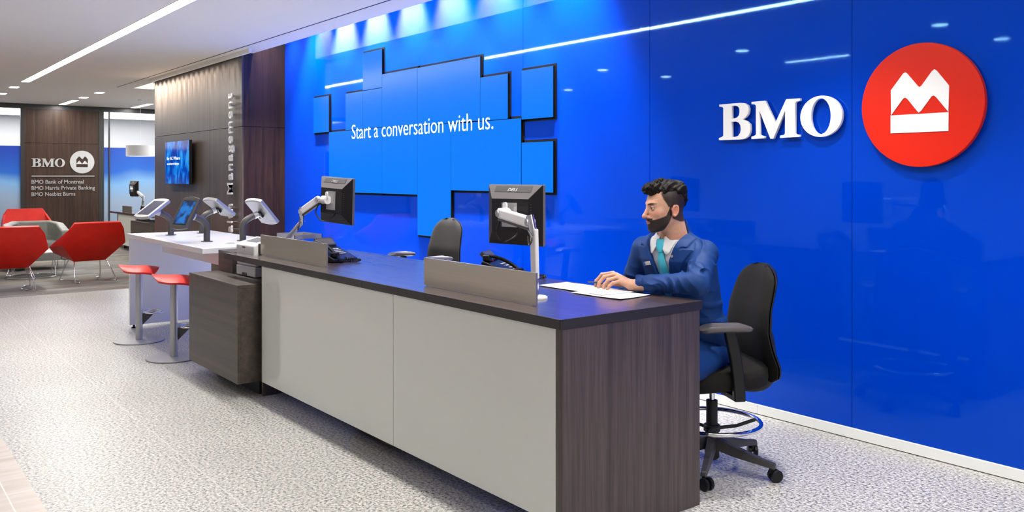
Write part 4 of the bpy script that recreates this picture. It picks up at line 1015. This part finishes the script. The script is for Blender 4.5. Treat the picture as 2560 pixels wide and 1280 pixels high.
def headcol(P):
    X, Y, Z = P.T; A = np.abs(Y); c = np.tile(SK, (len(P), 1))
    def mx(c, m, t): return c*(1-m[:, None])+np.array(t)*m[:, None]
    c = mx(c, .55*np.exp(-(((X-.11)/.02)**2+((Z+.04)/.016)**2)), SKR)
    c = mx(c, .45*np.exp(-(((A-.05)/.02)**2+((Z+.03)/.02)**2+((X-.06)/.03)**2)), SKR)
    er = (A > .0780) & (X < .006) & (X > -.034) & (Z > -.050) & (Z < .010); c = mx(c, er*.6, (.60, .20, .14))
    lips = (1-sstep(.0, .0022, np.sqrt((Z+.0720)**2+(A*.40)**2)-.0075))*(X > .08); c = mx(c, lips*.9, (.50, .155, .135))
    gap = (np.abs(Z+.0702) < .0012)*(X > .085)*(A < .02); c = mx(c, gap*.7, (.12, .03, .03))
    b1 = beard(X, Y, Z)*(1-lips); st = .982; c = mx(c, b1*st, HR*1.1)
    s1 = side(X, Y, Z)*(~er)
    fade = .925+.06*sstep(-.05, .05, Z); c = mx(c, s1*fade, HR*1.4)
    br = sstep(.0, .0016, .0056*np.clip(1.15-((A-.031)/.025)**2, 0, 1)-np.abs(Z-.0185-.10*(A-.02)+((A-.03)/.02)**2*.001))*(X > .05)*(A > .010)
    c = mx(c, br*.9, HR*1.3)
    lid = np.exp(-((np.sqrt((A-.032)**2+Z**2)-.012)/.005)**2)*(X > .06); c = mx(c, lid*.25, (.30, .13, .10))
    slit = (np.abs(Z+.0005) < .0045)*(np.abs(A-.032) < .0135)*(X > .07); c = mx(c, slit*.75, (.10, .05, .045))
    nk = 1-sstep(-.14, -.12, Z); c = mx(c, nk*.3, SKR)
    return c
Ph, Fh = nets(head, (-.135, -.10, -.20), (.135, .10, .135), .0021)
ch = headcol(Ph); Phw = tow(Ph, RH, OH)

# ---- torso / clothes, all in man-local metres
CF = np.array([-.73, -.68, 0]); CF /= np.linalg.norm(CF)            # chest forward
CL = np.array([-CF[1], CF[0], 0])                                     # chest left (towards photo right / lens)
ZC = [.50, .58, .66, .80, .95, 1.05, 1.115, 1.155, 1.185, 1.25]
XC = [.0, .005, .0, -.050, -.095, -.122, -.138, -.146, -.150, -.155]; YC = [.06, .055, .045, .01, -.02, -.04, -.048, -.05, -.055, -.06]
HA = [.175, .172, .165, .150, .172, .185, .160, .105, .078, .06]; HB = [.13, .13, .125, .112, .122, .122, .100, .080, .066, .05]
def tq(X, Y, Z, s=0):
    cx = np.interp(Z, ZC, XC); cy = np.interp(Z, ZC, YC); a = np.interp(Z, ZC, HA)+s; b_ = np.interp(Z, ZC, HB)+s
    dx = X-cx; dy = Y-cy; f = dx*CF[0]+dy*CF[1]; l = dx*CL[0]+dy*CL[1]
    return f, l, a, b_
def torso(X, Y, Z, s=0):
    f, l, a, b_ = tq(X, Y, Z, s); e = (np.abs(f/b_)**2.3+np.abs(l/a)**2.3)**(1/2.3)
    return (e-1)*np.minimum(a, b_)*.92
def tpt(l, z, off=0):
    """point on the front of the torso at lateral l, height z"""
    cx, cy = np.interp(z, ZC, XC), np.interp(z, ZC, YC); a = np.interp(z, ZC, HA); b_ = np.interp(z, ZC, HB)
    f = b_*max(1-abs(l/a)**2.3, 0)**(1/2.3)+off
    return np.array([cx, cy, z])+CF*f+CL*l
SL = np.array([-.016, -.160, 1.086]); EL = np.array([-.085, -.325, .966]); WL = np.array([-.335, -.135, .944])
SR = np.array([-.262, .068, 1.088]); ER = np.array([-.335, .135, .86]); WR = np.array([-.245, -.075, .735])
def vgap(z): return np.interp(z, [.80, .86, .95, 1.05, 1.12, 1.17], [-.02, .012, .030, .050, .078, .10])
def folds(X, Y, Z, a, b, n, amp, skew):
    ba = (b-a)/np.linalg.norm(b-a); t = (X-a[0])*ba[0]+(Y-a[1])*ba[1]+(Z-a[2])*ba[2]; L = np.linalg.norm(b-a)
    r_ = (X-a[0])*.6+(Z-a[2])*.9
    ph = t*n*.55+skew*r_*34+1.6*np.sin(Z*23+Y*17+1)+.9*np.sin(X*41-Z*31)
    w = np.exp(-((t-L*.8)/(.55*L))**2)*(.55+.45*np.sin(X*37+Y*29+Z*13))
    return amp*w*((1-np.abs(np.sin(ph)))**1.2*1.5-.4)
def jacket(X, Y, Z):
    d = torso(X, Y, Z, .012)
    d = smin(d, cap(X, Y, Z, SL-CL*.06+[0, 0, .012], SL, .062, .058), .03)
    d = smin(d, cap(X, Y, Z, SR+CL*.05+[0, 0, .004], SR, .062, .058), .03)
    d = np.maximum(d, .545-Z+.02*np.sin(X*22))
    f, l, a, b_ = tq(X, Y, Z); al = np.abs(l); v = vgap(Z)
    front = f > 0
    # drape folds across the chest from the armpit
    d = d-.0035*np.clip(1-np.abs(np.sin(22*(l+.9*Z)))*1.6, 0, 1)*front*sstep(.06, .12, l)*(Z < 1.03)
    # lapels: raised band beside the opening, widest at the notch
    lw = np.interp(Z, [.82, .90, 1.0, 1.06, 1.108, 1.112, 1.15, 1.19], [.012, .036, .058, .074, .088, .060, .05, .04])
    q1 = np.abs(Z-1.112-.15*(al-v-.03))
    lapm = sstep(-.003, .002, al-v)*sstep(-.0025, .0025, v+lw-al)*sstep(-.004, .004, f)*sstep(.80, .81, Z)*np.maximum(sstep(.002, .0055, q1), sstep(.002, -.002, al-v-.030))
    d = d-.0060*lapm
    # collar roll around the neck
    d = np.maximum(d, np.minimum(np.minimum(v-al, f+.01), Z-.83))
    neck = cap(X, Y, Z, (-.150, -.048, 1.12), (-.172, -.075, 1.26), .080, .076)
    d = np.maximum(d, -neck)
    col = np.maximum(np.abs(cap(X, Y, Z, (-.143, -.044, 1.11), (-.158, -.066, 1.20), .082, .073))-.006, np.maximum(Z-1.168+.35*f*.8, 1.10-Z))
    col = np.maximum(col, f-.020)
    d = smin(d, col, .006)
    aL = smin(cap(X, Y, Z, SL, EL, .064, .052), cap(X, Y, Z, EL, WL+(EL-WL)*.08, .052, .036), .018)
    aL = aL-folds(X, Y, Z, SL, EL, 120, .0095, 1.2)-folds(X, Y, Z, WL, EL, 85, .0085, 1.0)
    we = (WL-EL)/np.linalg.norm(WL-EL); cut = (X-WL[0])*we[0]+(Y-WL[1])*we[1]+(Z-WL[2])*we[2]
    aL = smax(aL, cut+.012, .003)
    aR = smin(cap(X, Y, Z, SR, ER, .062, .052), cap(X, Y, Z, ER, WR, .050, .037), .02)-folds(X, Y, Z, SR, ER, 80, .005, -.8)
    wr = (WR-ER)/np.linalg.norm(WR-ER); aR = smax(aR, (X-WR[0])*wr[0]+(Y-WR[1])*wr[1]+(Z-WR[2])*wr[2]+.006, .003)
    d = smin(smin(d, aR, .02), aL, .014); f, l, a, b_ = tq(X, Y, Z)
    # waist wrinkles at the back of the lean
    d = d-.004*np.clip(np.sin(Z*75+l*9), 0, 1)*sstep(.95, .85, Z)*sstep(.68, .74, Z)
    return d
Pj, Fj = nets(jacket, (-.44, -.42, .52), (.25, .30, 1.24), .0038)
npmesh('suit_jacket', [(Pj, Fj)], M_SUIT, man)
def shirt(X, Y, Z):
    d = np.maximum(torso(X, Y, Z, -.004), .80-Z); d = np.maximum(d, Z-1.16)
    band = cap(X, Y, Z, (-.150, -.050, 1.12), (-.170, -.075, 1.22), .0655, .0600)
    f, l, a, b_ = tq(X, Y, Z)
    st = np.maximum(band, np.maximum(1.10-Z, Z-1.180+.45*np.clip(f+.03, 0, .2))); st = np.maximum(st, -cap(X, Y, Z, (-.150, -.050, 1.08), (-.170, -.075, 1.26), .0595, .0575))
    d = smin(d, st, .006)
    # cuff on the left wrist
    return d
Ps, Fs = nets(shirt, (-.33, -.24, .78), (.06, .17, 1.24), .0032)
shirt_o = npmesh('shirt', [(Ps, Fs)], M_SHIRT, man)
rows = []
for i in range(61):
    ph = math.radians(11+338*i/60); fr = max(0, math.cos(ph)); sd = abs(math.sin(ph)); tip = math.exp(-((min(ph, 2*PI-ph)-math.radians(27))/.30)**2)
    zt = 1.196-.034*fr; zb = 1.150+.022*max(0, -math.cos(ph))-.058*tip-.012*fr
    row = []
    for j in range(5):
        q = j/4; z = zt+(zb-zt)*q; ax_ = np.array([-.150, -.050, 1.12])+(np.array([-.170, -.075, 1.22])-np.array([-.150, -.050, 1.12]))*(zt-1.12)/.10
        r_ = .0635+(.0260-.014*max(0, -math.cos(ph)))*q**1.2+(.010*q*tip); rr = r_; row.append(tuple(np.array([ax_[0], ax_[1], z])+rr*(math.cos(ph)*CF*(1.0)+math.sin(ph)*CL)+np.array([0.012*q*0, 0, 0])))
    rows.append(row)
b = MB(); b.add([p for r_ in rows for p in r_], [(i*5+j, i*5+j+1, i*5+j+6, i*5+j+5) for i in range(60) for j in range(4)])
co_ = obj('shirt_collar', b, M_SHIRT, shirt_o, smooth=True); q_ = co_.modifiers.new('thick', 'SOLIDIFY'); q_.thickness = .0025
# tie
def tiepts(z, hw): return [tpt(-hw, z, .004), tpt(-hw*.5, z, .011), tpt(0, z, .014), tpt(hw*.5, z, .011), tpt(hw, z, .004), tpt(0, z, -.004)]
b = MB(); b.loft([[tuple(q) for q in tiepts(z, hw)] for z, hw in ((1.098, .015), (1.06, .021), (1.0, .029), (.94, .035), (.88, .040), (.83, .042))])
tie = obj('necktie', b, M_TIE, man, smooth=True, bev=.002)
def kpt(l, z, o): return tuple(tpt(l, z, o))
b = MB(); b.loft([[kpt(-hw, z, o), kpt(0, z, o+.012), kpt(hw, z, o), kpt(hw*.6, z, o-.016), kpt(-hw*.6, z, o-.016)] for z, hw, o in ((1.152, .0195, .018), (1.126, .0225, .019), (1.098, .0165, .014), (1.088, .0145, .009))])
obj('tie_knot', b, M_TIE, tie, smooth=True, bev=.003)
# name badge and lapel pin
def patch(l0, z0, w_, h_, off, m, nm, par, rot=0, t_=.003):
    q = []
    for o_ in (off, off+t_):
        q.append([tuple(tpt(l0+dx*math.cos(rot)-dz*math.sin(rot), z0+dx*math.sin(rot)+dz*math.cos(rot), o_)) for dx, dz in ((-w_/2, -h_/2), (w_/2, -h_/2), (w_/2, h_/2), (-w_/2, h_/2))])
    b = MB(); b.loft(q); return obj(nm, b, m, par)
bd = patch(-.086, 1.03, .054, .018, .020, M_WPLA, 'name_badge', man, .18)
patch(-.1065, 1.027, .014, .0175, .0205, mat('badge_blue', (.01, .12, .5), .3), 'badge_end', bd, .18, .0032)
pn = tpt(.072, 1.075, .020); b = MB()
n_ = CF; b.tube([tuple(pn), tuple(pn+n_*.004)], .0062, 16); obj('lapel_pin', b, mat('pin_gold', (.65, .55, .35), .3, metal=.8), man)
# trousers
KL = np.array([-.215, -.36, .545]); KR = np.array([-.36, -.20, .545]); HL = np.array([.055, -.03, .595]); HR_ = np.array([-.065, .12, .595])
AL = np.array([-.20, -.39, .13]); AR = np.array([-.36, -.25, .13])
def trousers(X, Y, Z):
    d = cap(X, Y, Z, HL, KL, .088, .066); d = smin(d, cap(X, Y, Z, HR_, KR, .088, .066), .03)
    d = smin(d, elp(X, Y, Z, (.0, .05, .62), (.15, .155, .085)), .04)
    d = smin(d, cap(X, Y, Z, KL, AL, .064, .050), .02); d = smin(d, cap(X, Y, Z, KR, AR, .064, .050), .02)
    return np.maximum(d, .11-Z)-.003*np.clip(np.sin(70*(X-Y)+30*Z), 0, 1)
Pt, Ft = nets(trousers, (-.48, -.50, .08), (.24, .28, .72), .008)
npmesh('trousers', [(Pt, Ft)], M_SUIT, man)
for nm, A_ in (('shoe', AL), ('shoe', AR)):
    def sh_(X, Y, Z, A_=A_):
        fx, fy = -.62, -.785; px, py = A_[0], A_[1]
        d = cap(X, Y, Z, (px-fx*.05, py-fy*.05, .045), (px+fx*.17, py+fy*.17, .032), .040, .034); d = smin(d, cap(X, Y, Z, (px, py, .05), (px, py, .12), .038, .042), .02)
        return np.maximum(d, .0-Z+.001)
    lo = (A_[0]-.24, A_[1]-.26, -.01); hi = (A_[0]+.12, A_[1]+.12, .17)
    P_, F_ = nets(sh_, lo, hi, .006); npmesh('shoe', [(P_, F_)], M_SHOE, man)
# hands
def fing(X, Y, Z, pts, r0, r1):
    d = None; n = len(pts)-1
    for i in range(n):
        a = r0+(r1-r0)*i/n; b_ = r0+(r1-r0)*(i+1)/n; q = cap(X, Y, Z, pts[i], pts[i+1], a, b_); d = q if d is None else smin(d, q, .0035)
        if i: d = smin(d, sph(X, Y, Z, pts[i], a*1.07), .003)
    return d
HN = {'index': [(-.431, -.038, .981), (-.482, -.008, .969), (-.508, .003, .938), (-.512, .004, .914)],
      'middle': [(-.420, -.066, .977), (-.474, -.046, .962), (-.4975, -.040, .935), (-.503, -.040, .9125)],
      'ring': [(-.410, -.092, .966), (-.460, -.084, .953), (-.4775, -.082, .930), (-.482, -.082, .9115)],
      'pinky': [(-.402, -.115, .951), (-.4395, -.116, .943), (-.4570, -.114, .927), (-.4690, -.112, .9105)],
      'thumb': [(-.372, -.082, .932), (-.412, -.046, .928), (-.452, -.026, .924), (-.486, -.018, .914)]}
WP = (-.352, -.128, .934)
def handL(X, Y, Z):
    d = cap(X, Y, Z, (-.30, -.165, .938), WP, .031, .027)
    for k, q in (('index', .013), ('middle', .013), ('ring', .0125), ('pinky', .0115)):
        m_ = HN[k][0]; d = smin(d, cap(X, Y, Z, (WP[0]-.008, WP[1]+(m_[1]+.08)*.35, WP[2]+.002), (m_[0], m_[1], m_[2]-.004), .019, q), .012)
    f = None
    for k, r0, r1 in (('index', .0102, .0078), ('middle', .0104, .0078), ('ring', .0098, .0074), ('pinky', .0088, .0066)):
        q = fing(X, Y, Z, HN[k], r0, r1); d = smin(d, q, .0028)
    d = smin(d, fing(X, Y, Z, HN['thumb'], .0135, .0088), .006)
    # tendons
    return d
Pl, Fl = nets(handL, (-.535, -.20, .885), (-.275, .03, 1.01), .0019)
cl = np.tile(SK*1.02, (len(Pl), 1))
for k in HN:
    for j in (1, 2): q = np.array(HN[k][j]); w_ = .5*np.exp(-(((Pl-q)**2).sum(1)/.0075**2)); cl = cl*(1-w_[:, None])+SKR*w_[:, None]
w_ = .35*np.exp(-(((Pl-np.array([-.38, -.125, .955]))/.03)**2).sum(1)); cl = cl*(1-w_[:, None])+np.array([.40, .2, .16])*w_[:, None]
# right hand resting on the thigh, mirrored and turned
def handR(X, Y, Z):
    a = WR; u = np.array([.1, -.95, -.25]); u /= np.linalg.norm(u); s_ = np.array([.97, .1, .0]); d = cap(X, Y, Z, a+[0, .05, .03], a, .030, .026)
    for i, (o_, l_) in enumerate(((-.032, .072), (-.011, .080), (.010, .075), (.030, .060))):
        m_ = a+u*.085+s_*o_; d = smin(d, cap(X, Y, Z, a+u*.01+s_*o_*.4, m_, .018, .0125), .012)
        p2 = m_+u*l_*.5+[0, 0, -.004]; p3 = p2+u*l_*.35+np.array([0, 0, -.016]); p4 = p3+u*l_*.22+np.array([0, 0, -.016])
        d = smin(d, fing(X, Y, Z, [m_, p2, p3, p4], .0100, .0075), .003)
    t0 = a+u*.025+s_*.025; d = smin(d, fing(X, Y, Z, [t0, t0+u*.03+s_*.025, t0+u*.065+s_*.032+np.array([0, 0, -.012])], .0130, .0090), .006)
    return d
Pr, Fr = nets(handR, (WR[0]-.09, WR[1]-.25, .60), (WR[0]+.11, WR[1]+.09, .80), .0035)
cr = np.tile(SK, (len(Pr), 1))
def core(X, Y, Z):
    d = np.maximum(torso(X, Y, Z, -.025), .60-Z); d = np.maximum(d, Z-1.12)
    d = smin(d, cap(X, Y, Z, (-.150, -.048, 1.06), (-.166, -.068, 1.16), .052), .02)
    for a, b_, c_ in ((SL, EL, WL), (SR, ER, WR)): d = smin(d, smin(cap(X, Y, Z, a, b_, .045, .036), cap(X, Y, Z, b_, c_+(b_-c_)*.08, .034, .024), .01), .02)
    for a, b_, c_ in ((HL, KL, AL), (HR_, KR, AR)): d = smin(d, smin(cap(X, Y, Z, a, b_, .06, .045), cap(X, Y, Z, b_, c_, .04, .03), .01), .02)
    return d
Pc, Fc = nets(core, (-.46, -.46, .08), (.22, .27, 1.19), .012); cc = np.tile(SK, (len(Pc), 1))
body = npmesh('body', [(Phw, Fh, ch), (Pl, Fl, cl), (Pr, Fr, cr), (Pc, Fc, cc)], M_SKIN, man)
# eyes
for s_ in (-1, 1):
    b = MB(); b.lathe([(.0128*math.sin(PI*i/12)+.00001, -.0128*math.cos(PI*i/12)) for i in range(13)], 18)
    c0 = np.array([.0765, s_*.032, 0]); M4 = Matrix.Identity(4); gz = RH @ np.array([1, -.05, -.12]); gz /= np.linalg.norm(gz)
    up_ = np.array([0, 0, 1.]); sd_ = np.cross(up_, gz); sd_ /= np.linalg.norm(sd_); u2 = np.cross(gz, sd_); p_ = RH @ c0+OH
    M4 = Matrix(((sd_[0], u2[0], gz[0], p_[0]), (sd_[1], u2[1], gz[1], p_[1]), (sd_[2], u2[2], gz[2], p_[2]), (0, 0, 0, 1)))
    b.v = [tuple(M4 @ Vector(v)) for v in b.v]; ey = obj('eye', b, M_EYE, body, smooth=True)
    b = MB(); b.lathe([(.0001, .0134), (.004, .0132), (.0062, .0118), (.0062, .0105)], 18); b.v = [tuple(M4 @ Vector(v)) for v in b.v]; obj('iris', b, M_IRIS, ey, smooth=True)
# hair: swept wavy top with a quiff
def hair(X, Y, Z):
    yy = Y+.008*np.sin(X*55)
    d = elp(X, Y, Z, (-.012, 0, .082), (.102, .071, .052))
    d = smin(d, elp(X, Y, Z, (.070, -.005, .098), (.042, .052, .026)), .02)
    d = smin(d, elp(X, Y, Z, (-.080, 0, .050), (.034, .058, .060)), .025)
    wv = .0042*np.sin(X*80+2.5*np.sin(Y*45)+Z*30)+.0022*np.sin(X*150+Z*120+4*np.sin(Y*60))+.0010*np.sin(Z*260-X*120+Y*230)
    st = .0012*np.sin((Y*1.0+Z*.55+.010*np.sin(X*70)+.004*np.sin(X*190))*1150)
    d = d+wv+st
    for c_, r_ in (((.102, -.012, .092), .015), ((.098, .022, .100), .014), ((.108, .004, .078), .009), ((.078, .03, .112), .015), ((.05, .02, .124), .018), ((.015, .0, .130), .018), ((-.09, .02, .07), .016), ((-.112, .0, .03), .014)):
        d = smin(d, sph(X, Y, Z, c_, r_)+st*1.5+.0012*np.sin(X*400+Z*300), .006)
    cutf = .060+.014*np.sin(X*30)+np.where(X > .03, (X-.03)*.05, 0)-np.where(X < -.04, (-.04-X)*.9, 0)
    return smax(d, cutf-Z-.012, .006)
Pq, Fq = nets(hair, (-.15, -.095, -.02), (.145, .095, .165), .0024)
npmesh('hair', [(tow(Pq, RH, OH), Fq)], M_HAIR, body)
# pen held in the left hand (a thing of its own)
def mw(p): c_, s_ = math.cos(YAW), math.sin(YAW); return (o0[0]+p[0]*c_-p[1]*s_, o0[1]+p[0]*s_+p[1]*c_, p[2])
t = thing('pen', 'dark blue pen held in the man\'s hand above the papers', 'pen', mw((-.50, -.01, .93)), YAW)
b = MB(); b.tube([(-.052, .018, .003), (-.046, .016, .003), (.06, -.022, -.003)], [.0012, .0042, .0045], 12); obj('barrel', b, M_PEN, t, smooth=True)
b = MB(); b.tube([(.061, -.0223, -.003), (.075, -.027, -.004)], .0047, 12); obj('cap', b, M_SILV, t, smooth=True)
